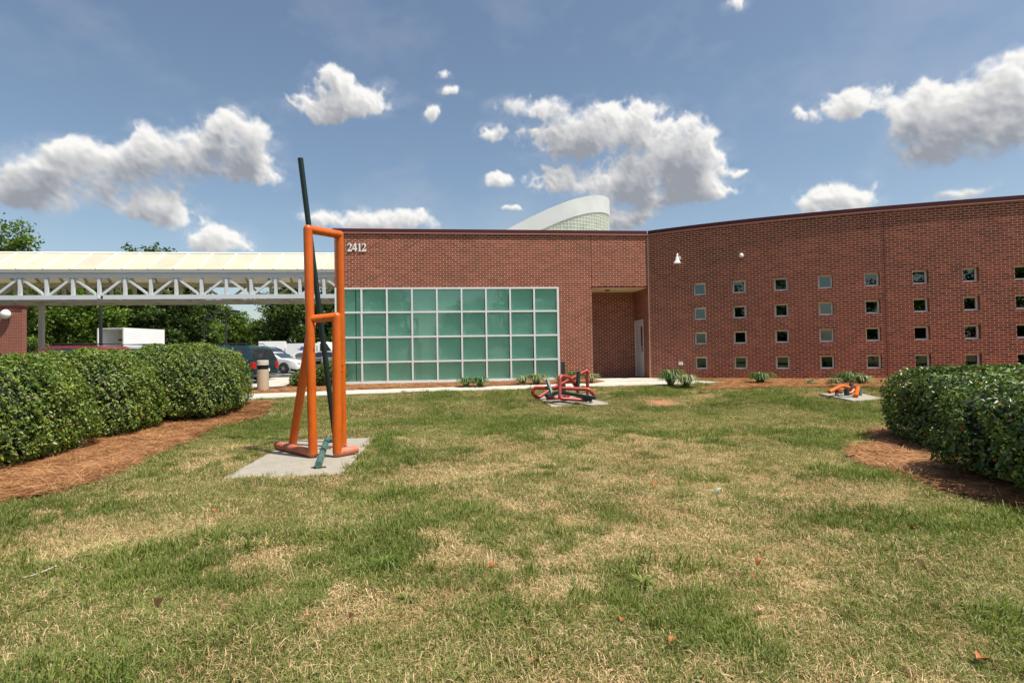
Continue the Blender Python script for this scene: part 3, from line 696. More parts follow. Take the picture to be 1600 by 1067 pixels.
# ------------------------------------------------------------------ covered walkway
def canopy():
    Y0, Y1, YR = 28.7, 31.7, 30.2
    XA, XB = -33.1, XL-.02
    e = tag(empty('covered_walkway', (-14, 30.2, 0)), 'long white steel truss canopy with cream panel roof over the drive', 'canopy')
    posts = [-20.26+1.165*i for i in range(-11, 15)]; posts = [x for x in posts if XA < x < XB]
    zt, zbm, zr = 4.90, 3.97, 6.33
    for Y, mt in ((Y0, M_STEEL), (Y1, M_CREAM)):
        q_ = 0 if Y == Y0 else -.10
        child(MB().box((XA, Y-.09, zt+q_), (XB, Y+.09, zt+.22+q_)), 'top_chord', mt, e)
        child(MB().box((XA, Y-.09, zbm-.11), (XB, Y+.09, zbm+.10)), 'bottom_chord', mt, e)
        for i, x in enumerate(posts):
            child(MB().box((x-.065, Y-.065, zbm+.101), (x+.065, Y+.065, zt+q_-.001)), 'vertical_post', mt, e)
            if i < len(posts)-1:
                x2 = posts[i+1]; up = (i % 2 == 0)
                a, b = ((x+.1, zt-.05), (x2-.12, zbm+.12)) if (i % 2 == 1) else ((x+.12, zbm+.12), (x2-.1, zt-.05))
                child(MB().bar((a[0], Y, a[1]), (b[0], Y, b[1]), .09, .10, up=(0,0,1)), 'diagonal_brace', mt, e)
    child(MB().box((XA, Y0-.16, zt+.24), (XB, Y0+.02, zt+.36)), 'gutter', M_ALU2, e)
    # roof panels between seams, front and rear slope
    sx = [-17.98+1.165*i for i in range(-14, 14)]; sx = [x for x in sx if XA < x < XB+.5]
    ed = [XA]+sx+[XB]; ed = sorted(set(min(max(x, XA), XB) for x in ed))
    for x0, x1 in zip(ed, ed[1:]):
        if x1-x0 < .05: continue
        for sgn in (0, 1):
            ya = Y0-.2 if sgn == 0 else Y1+.2
            ze = zt+.37 if sgn == 0 else zt+.17
            m = MB(); m.add([(x0+.01, ya, ze), (x1-.01, ya, ze), (x1-.01, YR, zr), (x0+.01, YR, zr), (x0+.01, ya, ze+.03), (x1-.01, ya, ze+.03), (x1-.01, YR, zr+.03), (x0+.01, YR, zr+.03)],
                            [(0,3,2,1),(4,5,6,7),(0,1,5,4),(1,2,6,5),(2,3,7,6),(3,0,4,7)])
            child(m, 'roof_panel', M_ROOF, e)
    for x in ed[1:-1]:
        for ya in (Y0-.2, Y1+.2):
            dz_ = 0 if ya < YR else -.2
            child(MB().bar((x, ya, zt+.405+dz_), (x, YR, zr+.035), .05, .06), 'seam', M_SEAM, e)
            child(MB().bar((x, ya+.15*(1 if ya < YR else -1), zt+.34+dz_), (x, YR, zr-.04), .07, .08), 'rafter', M_CREAM, e)
    child(MB().tube([(XA, YR, zr+.04), (XB, YR, zr+.04)], .06, 8), 'ridge_cap', M_SEAM, e)
    for i, x in enumerate(posts):
        if i % 2 == 1: child(MB().box((x-.07, Y0+.10, zbm-.10), (x+.07, Y1-.10, zbm+.06)), 'cross_beam', M_CREAM, e)
    child(MB().box((XA, YR-.07, zbm-.104), (XB, YR+.07, zbm+.0)), 'centre_beam', M_CREAM, e)
    cx = atY(65, 500, 30.2).x
    for x in (cx, cx-9.3):
        child(MB().box((x-.10, 30.10, -.3), (x+.10, 30.30, zbm-.105)), 'column', M_CREAM, e, bevel=.01)
    c = child(MB().box((-21.6, Y0-.085, zbm-.05), (-21.5, Y0-.08, zbm+.05)), 'junction_box', M_BLACK, e)
    for q in (0, .14): child(MB().box((-16.78+q, Y0-.11, zbm-.06), (-16.70+q, Y0-.091, zbm+.06)), 'bracket', M_ALU2 if q == 0 else M_BLACK, e)
canopy()
# brick pier building at the left edge with a globe lamp
pA = atY(35, 545, 27.0)
def brickwallmat():
    m = bpy.data.materials.new('far_brick'); m.use_nodes = True; nt = m.node_tree; nt.nodes.clear(); N = NT(nt)
    co = N('TexCoord').outputs['Object']; sp = N('SeparateXYZ', {0: co})
    v = N('CombineXYZ', {0: N.m('ADD', sp.outputs[0], sp.outputs[1]), 1: sp.outputs[2]}).outputs[0]
    b = N('TexBrick', {'Vector': v, 'Color1': (.24, .06, .04, 1), 'Color2': (.17, .045, .03, 1), 'Mortar': (.42, .25, .18, 1), 'Scale': 1.0, 'Mortar Size': .0055, 'Brick Width': .2032, 'Row Height': .0677})
    p = N('BsdfPrincipled', {'Base Color': b.outputs[0], 'Roughness': .85}); nt.links.new(p.outputs[0], N('OutputMaterial').inputs[0]); return m
M_FARBRICK = brickwallmat()
pb = tag(empty('brick_pavilion', (pA.x-2, 29, 0)), 'low red brick pavilion wall under the canopy at the left edge', 'building')
ztop = atY(20, 481, 27.0).z
MB().box((-4.5, -2, -.3), (2, -1.75, ztop)).build('wall', M_FARBRICK, pb)
MB().box((-4.6, -2.06, ztop), (2.03, -1.70, ztop+.10)).build('roof', M_COPING, pb)
lp = atY(10, 491, 26.9)
t = tag(empty('globe_lamp', (lp.x, 27.0, lp.z)), 'round white globe lamp on the brick pavilion wall', 'wall lamp')
MB().lathe([(.13, 0), (.13, -.05), (.08, -.06)], (0,0,0), 18, 'Y').build('base', M_WHITE, t, smooth=True)
MB().lathe([(.001, -.30), (.10, -.28), (.18, -.22), (.21, -.15), (.18, -.08), (.10, -.05)], (0,0,0), 20, 'Y').build('globe', M_WHITE, t, smooth=True)

# ------------------------------------------------------------------ tall orange pipe sculpture
SZ = -.45
def slab(name, x0, x1, y0, y1, ztop, label, rz=0, poly=None, dep=.25, tilt=0):
    c = ((x0+x1)/2, (y0+y1)/2); m = MB().box((x0-c[0], y0-c[1], -dep), (x1-c[0], y1-c[1], 0))
    o = m.build(name, M_SLAB, bevel=.012); o.location = (*c, ztop); o.rotation_euler = (tilt,0,rz); tag(o, label, 'slab')
    cr, sr = math.cos(rz), math.sin(rz)
    POLYS.append(np.array([(c[0]+(x-c[0])*cr-(y-c[1])*sr, c[1]+(x-c[0])*sr+(y-c[1])*cr) for x, y in ((x0-.05,y0-.05),(x1+.05,y0-.05),(x1+.05,y1+.05),(x0-.05,y1+.05))])); return o
slab('concrete_slab', -2.70, -1.33, 6.93, 9.86, SZ, 'concrete slab under the tall orange sculpture')
def SG(px, py, z):
    r = ray(px, py); t = (z-CZ)/r.z; return r*t+Vector((0,0,CZ))
r0 = .062
ob = tag(empty('orange_sculpture', (-2.0, 8.4, SZ)), 'tall orange pipe frame sculpture with long dark green pole on slab', 'sculpture')
bA = SG(489, 708, SZ+r0); bB = SG(527, 707, SZ+r0); bL = SG(434, 695, SZ+r0); bR = SG(557, 702, SZ+r0)
dA = bA.x*math.sin(YAW)+bA.y*math.cos(YAW); dB = bB.x*math.sin(YAW)+bB.y*math.cos(YAW)
tA = atD(481, 358, dA); tC = atD(530.5, 367, dB+.55); bC = SG(535.5, 696, SZ+r0*.5)
hA = atD(484, 499, dA); hB = atD(526, 494.5, dB)
lg = SG(457.5, 693, SZ+r0); lt = atD(487, 505, dA+.28)
child(MB().tube([bA, bA.lerp(tA, .5), tA], r0, 18), 'left_upright', M_ORANGE, ob, smooth=True)
child(MB().tube([tA, tC], r0*.98, 18), 'top_beam', M_ORANGE, ob, smooth=True)
child(MB().tube([tC, bC], r0*.97, 18), 'right_upright', M_ORANGE, ob, smooth=True)
child(MB().tube([hA, hB], r0*.92, 18), 'crossbar', M_ORANGE, ob, smooth=True)
child(MB().tube([hB, bB], r0*1.02, 18), 'front_upright', M_ORANGE, ob, smooth=True)
child(MB().tube([lt, lg], r0*1.0, 18), 'leaning_leg', M_ORANGE, ob, smooth=True)
child(MB().tube([bL, bA], r0*1.0, 18), 'base_pipe', M_SALMON, ob, smooth=True)
child(MB().tube([bB, bR], r0*.98, 18), 'base_pipe', M_SALMON, ob, smooth=True)
for p in (tA, tC, hB, bA, bB):
    child(MB().lathe([(.001, -r0), (r0*.5, -r0*.87), (r0*.87, -r0*.5), (r0, 0), (r0*.87, r0*.5), (r0*.5, r0*.87), (.001, r0)], p, 16), 'joint', M_ORANGE if p.z > 0 else M_SALMON, ob, smooth=True)
pT = atD(469.3, 247.5, 8.75); pB = SG(524, 686, SZ+.05); pE = SG(511, 686.5, SZ+.05); pF = SG(497.5, 726, SZ+.05)
child(MB().tube([pT, pT.lerp(pB, .5), pB], .043, 16), 'green_pole', M_POLE, ob, smooth=True)
child(MB().tube(fillet([pB, pE, pF], .12), .045, 14), 'green_foot', M_POLE2, ob, smooth=True)
for k, q in enumerate((.3, .62, .97)):
    p = pE.lerp(pF, q); child(MB().box((p.x-.09, p.y-.015, SZ), (p.x+.09, p.y+.015, SZ+.015)), 'anchor_strap', M_RUST, ob)
cl = SG(541, 704, SZ+r0); dirr = (bR-bB).normalized(); 
child(MB().tube([cl+dirr.cross(Vector((0,0,1)))*(.072*math.cos(a))+Vector((0,0,.072*math.sin(a))) for a in np.linspace(-.6, 3.9, 14)], .012, 8), 'clamp', M_SALMON, ob, smooth=True)
for px, py, d in ((535, 572, dB+.25), (534.5, 581, dB+.25), (506, 497, dA-.05)):
    p = atD(px, py, d-.09); child(MB().lathe([(.012, -.006), (.012, .006)], p, 8, 'Y'), 'rust_spot', M_RUST, ob)

# ------------------------------------------------------------------ red bent pipe sculpture
def rp(zx, zy, D, ox=830, oy=565, k=12.3077): return atD(ox+zx/k, oy+zy/k, D)
sA = G(892, 627); rD = 13.25
gA = [G(830, 623), G(868, 634), G(952, 626)]
cxr, cyr = sA.x, sA.y
zs = tz(cxr, cyr)+.03
slab('concrete_slab', cxr-.70, cxr+.78, cyr-.50, cyr+.80, zs, 'concrete slab under the red bent pipe sculpture', rz=.15, dep=.2, tilt=math.atan((tz(cxr, cyr+.8)-tz(cxr, cyr-.8))/1.6))
D0 = cxr*math.sin(YAW)+cyr*math.cos(YAW)
rs = tag(empty('red_sculpture', (cxr, cyr, zs)), 'red bent pipe sculpture with dark green beams on a slab', 'sculpture')
def pipe(pts, r, mat, name, rad=.12):
    child(MB().tube(fillet([rp(*p) for p in pts], rad, 7), r, 14), name, mat, rs, smooth=True)
d = D0-.1; zfix = lambda D, z: z
pipe([(330,565,d+.25),(120,705,d+.1),(15,600,d),(60,500,d),(500,508,d-.1),(1120,530,d-.15),(1210,640,d-.15),(1185,690,d)], .043, M_RED, 'loop_pipe', .13)
pipe([(1080,742,d-.32),(600,712,d-.38),(548,690,d-.38),(548,265,d-.30),(740,300,d-.05),(880,510,d+.25),(905,600,d+.3)], .043, M_RED, 'front_pipe', .12)
pipe([(450,500,d+.1),(1085,165,d+.35),(1082,660,d+.4)], .042, M_RED, 'diagonal_pipe', .06)
pipe([(290,712,d-.2),(545,700,d-.15),(720,660,d+.1)], .040, M_RED, 'ground_pipe', .1)
def beam(a, b, w, h, mat, name): child(MB().bar(rp(*a), rp(*b), w, h), name, mat, rs, bevel=.006)
beam((612,0,d+.45), (622,640,d+.45), .10, .10, M_BEAM, 'upright_beam')
beam((912,185,d+.05), (888,560,d+.1), .075, .075, M_BEAM, 'upright_beam')
beam((300,340,d-.05), (395,620,d-.2), .06, .075, M_BEAM2, 'leaning_beam')
beam((290,655,d-.3), (560,590,d+.0), .12, .07, M_BEAM, 'low_beam')
beam((590,595,d-.1), (1240,700,d-.45), .13, .075, M_BEAM, 'low_beam')
beam((880,700,d-.15), (1150,745,d-.4), .12, .05, M_BEAM, 'low_beam')

# ------------------------------------------------------------------ small orange sculpture on the right
sB = G(1335, 621); zs2 = tz(sB.x, sB.y)+.03
slab('concrete_slab', sB.x-.50, sB.x+.55, sB.y-.45, sB.y+.50, zs2, 'concrete slab under the small orange pipe sculpture', rz=.12, dep=.2, tilt=math.atan((tz(sB.x, sB.y+.7)-tz(sB.x, sB.y-.7))/1.4))
ss = tag(empty('small_sculpture', (sB.x, sB.y, zs2)), 'small low sculpture of cut orange and green pipes on slab', 'sculpture')
E0 = sB.x*math.sin(YAW)+sB.y*math.cos(YAW)
def q2(x, y, D): return rp(x, y, D, 1270, 580, 12.3077)
def pp(pts, r, mat, name, rad=.06): child(MB().tube(fillet([q2(*p) for p in pts], rad, 6), r, 14), name, mat, ss, smooth=True)
pp([(320,400,E0-.1),(430,335,E0),(560,280,E0+.1),(700,318,E0+.1)], .042, M_ORANGE, 'bent_pipe', .1)
pp([(868,315,E0+.15),(828,478,E0-.2)], .048, M_ORANGE, 'cut_pipe')
pp([(790,360,E0+.1),(740,420,E0+.05),(690,420,E0+.05)], .036, M_ORANGE, 'cut_pipe')
pp([(470,350,E0+.2),(610,345,E0+.25)], .03, M_SALMON, 'cut_pipe'); pp([(480,405,E0+.15),(560,400,E0+.2)], .03, M_SALMON, 'cut_pipe')
pp([(652,335,E0), (652,480,E0)], .055, M_BEAM, 'green_stub'); pp([(912,318,E0+.15), (912,500,E0+.1)], .038, M_POLE2, 'green_stub')
pp([(455,360,E0+.1), (455,495,E0)], .03, M_RUST, 'dark_stub'); pp([(742,235,E0+.35), (742,400,E0+.3)], .045, M_RUST, 'dark_stub')
pp([(500,450,E0),(530,492,E0-.15),(740,488,E0-.15),(765,455,E0)], .024, M_BEAM2, 'ground_ring', .08)

# ------------------------------------------------------------------ bollard lights
def bollard(px, py, h, label):
    b = G(px, py); o = tag(empty('bollard_light', (b.x, b.y, b.z+.0)), label, 'bollard', 'concrete bollard lights')
    r = .16
    MB().lathe([(r, -.2), (r, h*.70), (r-.01, h*.705)], (0,0,0), 24).build('post', pmat('bollard_concrete', (.44, .35, .25), .85, .1, 5, col2=(.40, .23, .11, 1), c2scale=3, c2lo=.5, c2hi=.8), o, smooth=True)
    for k in range(4): MB().lathe([(r-.02, 0), (r+.002, .012), (r-.02, .024), (r-.04, .026)], (0,0,h*.71+k*.03), 24).build('louvre', M_BLACK, o, smooth=True)
    MB().lathe([(r-.03, h*.70), (r-.03, h*.86)], (0,0,0), 20).build('lamp_core', M_BLACK, o)
    MB().lathe([(r-.01, h*.84), (r, h*.845), (r, h*.985), (r-.02, h)], (0,0,0), 24).build('cap', M_CONC, o, smooth=True)
bollard(411, 611, .90, 'concrete bollard light beside the end of the left hedge')
bollard(497.5, 589, 1.02, 'concrete bollard light seen between the orange sculpture uprights')

# ------------------------------------------------------------------ vehicles
def carpaint(name, col): return pmat('paint_'+name, col, .28, .03, 1, spec=.5, coat=.7)
def car(name, label, cat, loc, rz, paint, L, W, H, prof, cab, glass, wheels, wr=.32, hood=None, rack=False, group=None, clad=None):
    """prof: lower body outline (x,z); cab: greenhouse outline (x,z); glass: side windows [(x,z)...]; +x is the front"""
    o = tag(empty(name, loc, rz), label, cat, group)
    P = carpaint(*paint); hw = W/2
    zbelt = min(z for x, z in cab)
    out = []                                    # body outline with wheel arches
    lo = min(z for x, z in prof)
    pts = prof + [(prof[-1][0], lo)]
    arch = []
    for wx in sorted(wheels, reverse=False):
        for k in range(9): a = math.pi-k*math.pi/8; arch.append((wx+math.cos(a)*(wr+.06), max(lo, wr*.98+math.sin(a)*(wr+.06))))
    body = list(prof)+[p for p in reversed(arch)]
    m = MB()
    lat = [(-hw*.97, .0), (-hw, .0), (hw, .0), (hw*.97, .0)]
    m.prism(body, lambda x, z, d: Vector((x, d*(1-.10*max(0, (abs(x)-L*.36)/(L*.14))**2 - .05*max(0, (z-zbelt+.25)/.5)**2), z)), -hw, hw)
    b = m.build('body', P, o, bevel=.035, smooth=True)
    wt = .76
    ztop = max(z for x, z in cab)
    def tw(z): return hw*(.965-(.965-wt)*max(0, (z-zbelt)/(ztop-zbelt)))
    m = MB(); m.prism(cab, lambda x, z, d: Vector((x, d*tw(z), z)), -1, 1); m.build('cabin', P, o, bevel=.03, smooth=True)
    for sg in (-1, 1):
        for g in glass:
            m = MB(); m.prism(g, lambda x, z, d: Vector((x, sg*(tw(z)+d), z)), .006, -.02); m.build('side_window', M_CARGLASS, o)
    # windscreen and rear window follow the steep ends of the cabin
    xs_ = sorted(cab, key=lambda p: p[0]); 
    tops = [p for p in cab if p[1] > ztop-.12]; fr_t = cab[-2]; re_t = cab[1]
    bots = [p for p in cab if p[1] < zbelt+.06]; fr_b = cab[-1]; re_b = cab[0]
    for nm, tp, bt, sx_ in (('windscreen', fr_t, fr_b, 1), ('rear_window', re_t, re_b, -1)):
        a = Vector((tp[0], 0, tp[1])); c = Vector((bt[0], 0, bt[1])); dv = (c-a); nn = Vector((dv.z, 0, -dv.x)).normalized()
        if nn.x*sx_ < 0: nn = -nn
        vs = []
        for off in (.012, -.02):
            for tt, sg in ((.14, -1), (.14, 1), (.92, 1), (.92, -1)):
                q = a+dv*tt+nn*off; vs.append((q.x, sg*(tw(q.z)-.07), q.z))
        MB().add(vs, [(0,1,2,3),(4,7,6,5),(0,4,5,1),(1,5,6,2),(2,6,7,3),(3,7,4,0)]).build(nm, M_CARGLASS, o)
    for wx in wheels:
        for sg in (-1, 1):
            w = MB().lathe([(wr*.62, -.10), (wr*.93, -.105), (wr, -.07), (wr, .07), (wr*.93, .105), (wr*.62, .10)], (0,0,0), 22, 'Y').build('wheel', M_TYRE, o, smooth=True)
            w.location = (wx, sg*(hw-.10), wr)
            m = MB().lathe([(wr*.60, sg*.085), (wr*.58, sg*.10), (wr*.2, sg*.085), (wr*.16, sg*.112), (.001, sg*.113)], (0,0,0), 20, 'Y'); m.build('rim', M_RIM, w, smooth=True)
            for k in range(5):
                a = k*2*math.pi/5; MB().bar((math.cos(a)*wr*.15, sg*.108, math.sin(a)*wr*.15), (math.cos(a)*wr*.56, sg*.108, math.sin(a)*wr*.56), .05, .02, up=(0,1,0)).build('spoke', M_RIM, w)
    xf = max(x for x, z in prof); xr = min(x for x, z in prof); zl = zbelt-.22
    for sg in (-1, 1):
        MB().box((xf-.16, sg*hw*.62-.17, zl-.14), (xf+.006, sg*hw*.62+.17, zl)).build('headlight', M_LCLR, o, bevel=.02)
        MB().box((xr-.012, sg*(hw-.13)-.10, zl-.16), (xr+.14, sg*(hw-.13)+.125, zl+.14)).build('tail_light', M_LRED, o, bevel=.02)
        mx = fr_b[0]-.25; MB().box((mx-.06, sg*(hw+.10)-.10, zbelt+.02), (mx+.06, sg*(hw+.10)+.08, zbelt+.16)).build('mirror', P, o, bevel=.03)
        for g in glass[:2]:
            gx = sum(x for x, z in g)/len(g); MB().box((gx-.32, sg*hw-.02, zbelt-.12), (gx-.18, sg*hw+.02, zbelt-.085)).build('door_handle', P, o)
        for x in [(fr_b[0]+re_b[0])/2-.1, fr_b[0]-.25]:
            MB().box((x-.006, sg*hw-.006, lo+.15), (x+.006, sg*hw+.002, zbelt-.02)).build('door_seam', M_BLACK, o)
    MB().box((xr-.05, -hw*.88, lo+.10), (xr+.12, hw*.88, lo+.30)).build('rear_bumper', M_BLACK if clad else P, o, bevel=.04)
    MB().box((xf-.12, -hw*.86, lo+.06), (xf+.04, hw*.86, lo+.26)).build('front_bumper', M_BLACK if clad else P, o, bevel=.04)
    MB().box((xr-.062, -.17, zl-.30), (xr-.01, .17, zl-.16)).build('number_plate', M_WHITE, o)
    if rack:
        for sg in (-1, 1):
            MB().tube(fillet([(re_t[0]+.25, sg*hw*.66, ztop), (re_t[0]+.32, sg*hw*.66, ztop+.07), (fr_t[0]-.35, sg*hw*.66, ztop+.07), (fr_t[0]-.25, sg*hw*.66, ztop)], .05), .018, 8).build('roof_rail', M_BLACK, o)
        for x in (.25, .75):
            xx = re_t[0]*(1-x)+fr_t[0]*x; MB().box((xx-.025, -hw*.68, ztop+.05), (xx+.025, hw*.68, ztop+.075)).build('roof_bar', M_BLACK, o)
    return o
SEDAN = dict(L=4.7, W=1.78, H=1.42, prof=[(-2.33,.22),(-2.35,.62),(-2.30,.90),(-1.75,.98),(1.0,.97),(1.75,.86),(2.2,.72),(2.33,.55),(2.34,.22)],
    cab=[(-1.95,.94),(-1.30,1.30),(-.85,1.40),(.10,1.42),(.42,1.38),(1.30,.94)],
    glass=[[(-1.42,.99),(-1.10,1.28),(-.78,1.34),(-.42,1.345),(-.42,.99)], [(-.34,.99),(-.34,1.345),(.12,1.34),(.38,1.29),(.92,.99)]], wheels=(-1.38, 1.42), wr=.32)
SUV = dict(L=4.7, W=1.85, H=1.76, prof=[(-2.28,.30),(-2.33,.70),(-2.30,1.08),(-1.9,1.12),(1.0,1.12),(1.9,1.04),(2.25,.88),(2.32,.62),(2.30,.30)],
    cab=[(-2.27,1.08),(-2.08,1.62),(-1.85,1.72),(.15,1.75),(.45,1.68),(1.18,1.08)],
    glass=[[(-2.02,1.14),(-1.88,1.58),(-1.25,1.62),(-1.25,1.14)], [(-1.16,1.14),(-1.16,1.63),(-.32,1.64),(-.32,1.14)], [(-.24,1.14),(-.24,1.64),(.18,1.63),(.40,1.58),(.88,1.14)]], wheels=(-1.40, 1.42), wr=.36, clad=1)
VAN = dict(L=4.9, W=1.95, H=1.74, prof=[(-2.38,.26),(-2.44,.62),(-2.42,1.02),(-2.0,1.06),(1.2,1.06),(1.95,.98),(2.32,.80),(2.42,.55),(2.40,.26)],
    cab=[(-2.40,1.02),(-2.16,1.60),(-1.98,1.70),(.35,1.74),(.72,1.66),(1.75,1.02)],
    glass=[[(-2.12,1.08),(-1.98,1.55),(-1.10,1.60),(-1.10,1.08)], [(-1.02,1.08),(-1.02,1.60),(.02,1.62),(.02,1.08)], [(.10,1.08),(.10,1.62),(.42,1.61),(.68,1.54),(1.32,1.08)]], wheels=(-1.48, 1.48), wr=.34)
def gx(px, py, D):
    p = atD(px, py, D); return (p.x, p.y, tz(p.x, p.y)+.008)
WHITE = ('white', (.80, .80, .78)); TEAL = ('dark_teal', (.008, .034, .042)); BLK = ('black', (.012, .013, .016)); SILV = ('silver', (.42, .43, .44)); MAROON = ('maroon', (.17, .018, .022)); GREY = ('grey', (.16, .17, .18)); RED = ('red', (.35, .02, .02))
# heading: +x of the car; rz measured from world +X
car('minivan', 'dark teal minivan parked nose left behind the left hedge', 'minivan', gx(344, 575, 26.4), R(180-17), TEAL, rack=True, **VAN)
car('sedan', 'white sedan parked behind the teal minivan, nose to the right', 'car', gx(424, 575, 37.0), R(-16), WHITE, **SEDAN)
car('sport_utility_vehicle', 'black sport utility vehicle behind the white sedan', 'car', gx(422, 565, 42), R(-14), BLK, rack=True, **SUV)
car('sedan', 'white sedan half hidden behind the orange sculpture uprights', 'car', gx(492, 570, 42), R(-35), WHITE, **SEDAN)
car('sedan', 'silver sedan just left of the glass wall corner in the lot', 'car', gx(524, 570, 38), R(-30), SILV, **SEDAN)
car('sedan', 'red sedan far back near the wooden fence', 'car', gx(517, 560, 47), R(-35), RED, **SEDAN)
car('sport_utility_vehicle', 'dark red sport utility vehicle with roof rails behind left hedge', 'car', gx(108, 575, 22.5), R(168), MAROON, rack=True, **SUV)
car('sport_utility_vehicle', 'silver sport utility vehicle behind the left hedge below the box truck', 'car', gx(212, 575, 25.0), R(168), SILV, rack=True, **SUV)
car('sport_utility_vehicle', 'dark grey sport utility vehicle beyond the dark red one', 'car', gx(100, 570, 30.0), R(168), GREY, rack=True, **SUV)
car('sedan', 'white sedan beside the brick pavilion at the left edge', 'car', gx(48, 565, 34), R(200), WHITE, **SEDAN)
car('sport_utility_vehicle', 'white sport utility vehicle with dark windows above the hedge', 'car', gx(299, 565, 42), R(75), WHITE, **SUV)
car('sedan', 'white sedan right beside the box truck above the hedge', 'car', gx(268, 565, 43), R(-35), WHITE, **SEDAN)

def box_truck(label, loc, rz, L, W, z0, z1, openrear, logo=False):
    o = tag(empty('box_truck', loc, rz), label, 'truck'); h = W/2; P = M_WHITE
    m = MB(); t = .06
    m.box((-L/2, -h, z0), (L/2, h, z0+t)); m.box((-L/2, -h, z1-t), (L/2, h, z1)); m.box((-L/2, -h, z0+t), (L/2, -h+t, z1-t)); m.box((-L/2, h-t, z0+t), (L/2, h, z1-t)); m.box((L/2-t, -h+t, z0+t), (L/2, h-t, z1-t))
    m.build('cargo_box', P, o)
    if openrear:
        MB().box((-L/2+2.0, -h+t, z0+t), (-L/2+2.06, h-t, z1-t)).build('inner_wall', pmat('plywood', (.62, .52, .36), .7, .1), o)
        for k in (.2, .62):
            zz = z0+(z1-z0)*k; MB().box((-L/2+1.92, -h+t, zz), (-L/2+1.98, h-t, zz+.12)).build('cargo_rail', M_BLACK, o)
        for sg in (-1, 1): MB().box((-L/2-.03, sg*(h-.04)-.05, z0), (-L/2+.02, sg*(h-.04)+.05, z1)).build('door_post', M_ALU2, o)
    else: MB().box((-L/2-.01, -h+.08, z0+.08), (-L/2+.03, h-.08, z1-.08)).build('rear_door', P, o)
    cab = [(L/2+.1, .5), (L/2+.1, 2.35), (L/2+1.0, 2.35), (L/2+1.55, 1.45), (L/2+2.2, 1.3), (L/2+2.25, .5)]
    MB().prism(cab, lambda x, z, d: Vector((x, d, z)), -h*.86, h*.86).build('cab', P, o, bevel=.05, smooth=True)
    MB().prism([(L/2+.35, 1.5), (L/2+.35, 2.2), (L/2+.95, 2.2), (L/2+1.4, 1.5)], lambda x, z, d: Vector((x, d, z)), -h*.865, h*.865).build('side_window', M_CARGLASS, o)
    MB().box((-L/2+.1, -.5, .55), (L/2+2, .5, z0-.002)).build('chassis', M_BLACK, o)
    for wx in (-L/2+1.3, L/2+1.3):
        for sg in (-1, 1):
            w = MB().lathe([(.28, -.14), (.44, -.13), (.46, -.08), (.46, .08), (.44, .13), (.28, .14)], (0,0,0), 20, 'Y').build('wheel', M_TYRE, o, smooth=True); w.location = (wx, sg*(h-.2), .46)
            MB().lathe([(.27, sg*.12), (.1, sg*.10), (.001, sg*.10)], (0,0,0), 16, 'Y').build('rim', M_RIM, w)
    if logo:
        bl = pmat('blue_print', (.03, .10, .42), .5)
        MB().prism([(-.35, 1.75), (-.1, 1.75), (.0, 1.95), (.45, 1.95), (.25, 1.62), (-.1, 1.62)], lambda x, z, d: Vector((x, -h-d, z)), .001, .006).build('blue_emblem', bl, o)
    return o
p = gx(207, 560, 47.5); box_truck('white box truck with open empty cargo box behind the hedge', p, R(75), 4.3, 2.45, 1.05, 3.62, True)
p = gx(427, 560, 62); box_truck('white box truck far back near the wooden fence', p, R(8), 2.6, 2.3, 1.0, 2.75, False)
p = gx(476, 560, 52); box_truck('white van with a blue emblem behind the parked sedans', p, R(-2), 2.6, 2.1, .9, 2.25, False, True)

# ------------------------------------------------------------------ lamp posts, fence
def lamp_post(px, top, D, heads, label, r=.09):
    p = atD(px, 560, D); z0 = tz(p.x, p.y); zt_ = atD(px, top, D).z
    o = tag(empty('lamp_post', (p.x, p.y, z0)), label, 'lamp post', 'parking lot lamp posts'); h = zt_-z0
    MB().tube([(0,0,0), (0,0,h)], [r, r*.8], 10).build('pole', M_BLACK, o, smooth=True)
    MB().lathe([(r*2.6, 0), (r*2.6, .6), (r*2.2, .65)], (0,0,0), 14).build('footing', M_CONC, o)
    for sg in heads:
        hd = MB().box((sg*.25-.02, -.22, h-.02), (sg*1.05+.02, .22, h+.14)).build('lamp_head', M_BLACK, o, bevel=.02)
        MB().box((min(sg*.35, sg*.95), -.16, h-.035), (max(sg*.35, sg*.95), .16, h-.022)).build('lens', M_LCLR, hd)
    return o
lamp_post(353.5, 488, 46, (-1, 1), 'black twin headed lamp post left of the dark tree')
lamp_post(319, 499, 58, (1,), 'black single headed lamp post farther back in the lot')
lamp_post(157.5, 440, 33, (-1, 1), 'dark lamp post beside the open box truck', .10)
fa, fb = atD(330, 556, 66), atD(590, 553, 58)
fn_ = tag(empty('wooden_fence', (fa.x, fa.y, -.05)), 'weathered brown wooden fence at the back of the parking lot', 'fence')
dv = Vector((fb.x-fa.x, fb.y-fa.y, 0)); n = int(dv.length/.15); ang = math.atan2(dv.y, dv.x)
bd = None
for k in range(n):
    if bd is None: bd = o = MB().prism([(-.07, 0), (.07, 0), (.07, 2.25), (.03, 2.32), (-.03, 2.32), (-.07, 2.25)], lambda x, z, d: Vector((x, d, z)), -.012, .012).build('fence_board', M_WOOD, fn_)
    else: o = bd.copy(); COL.objects.link(o)
    o.location = dv*(k/n)+Vector((0,0,random.uniform(-.03,.03))); o.rotation_euler = (0,0,ang)
for z in (.5, 1.8):
    o = MB().box((0, .014, z-.05), (dv.length, .06, z+.05)).build('rail', M_WOOD, fn_); o.rotation_euler = (0,0,ang)

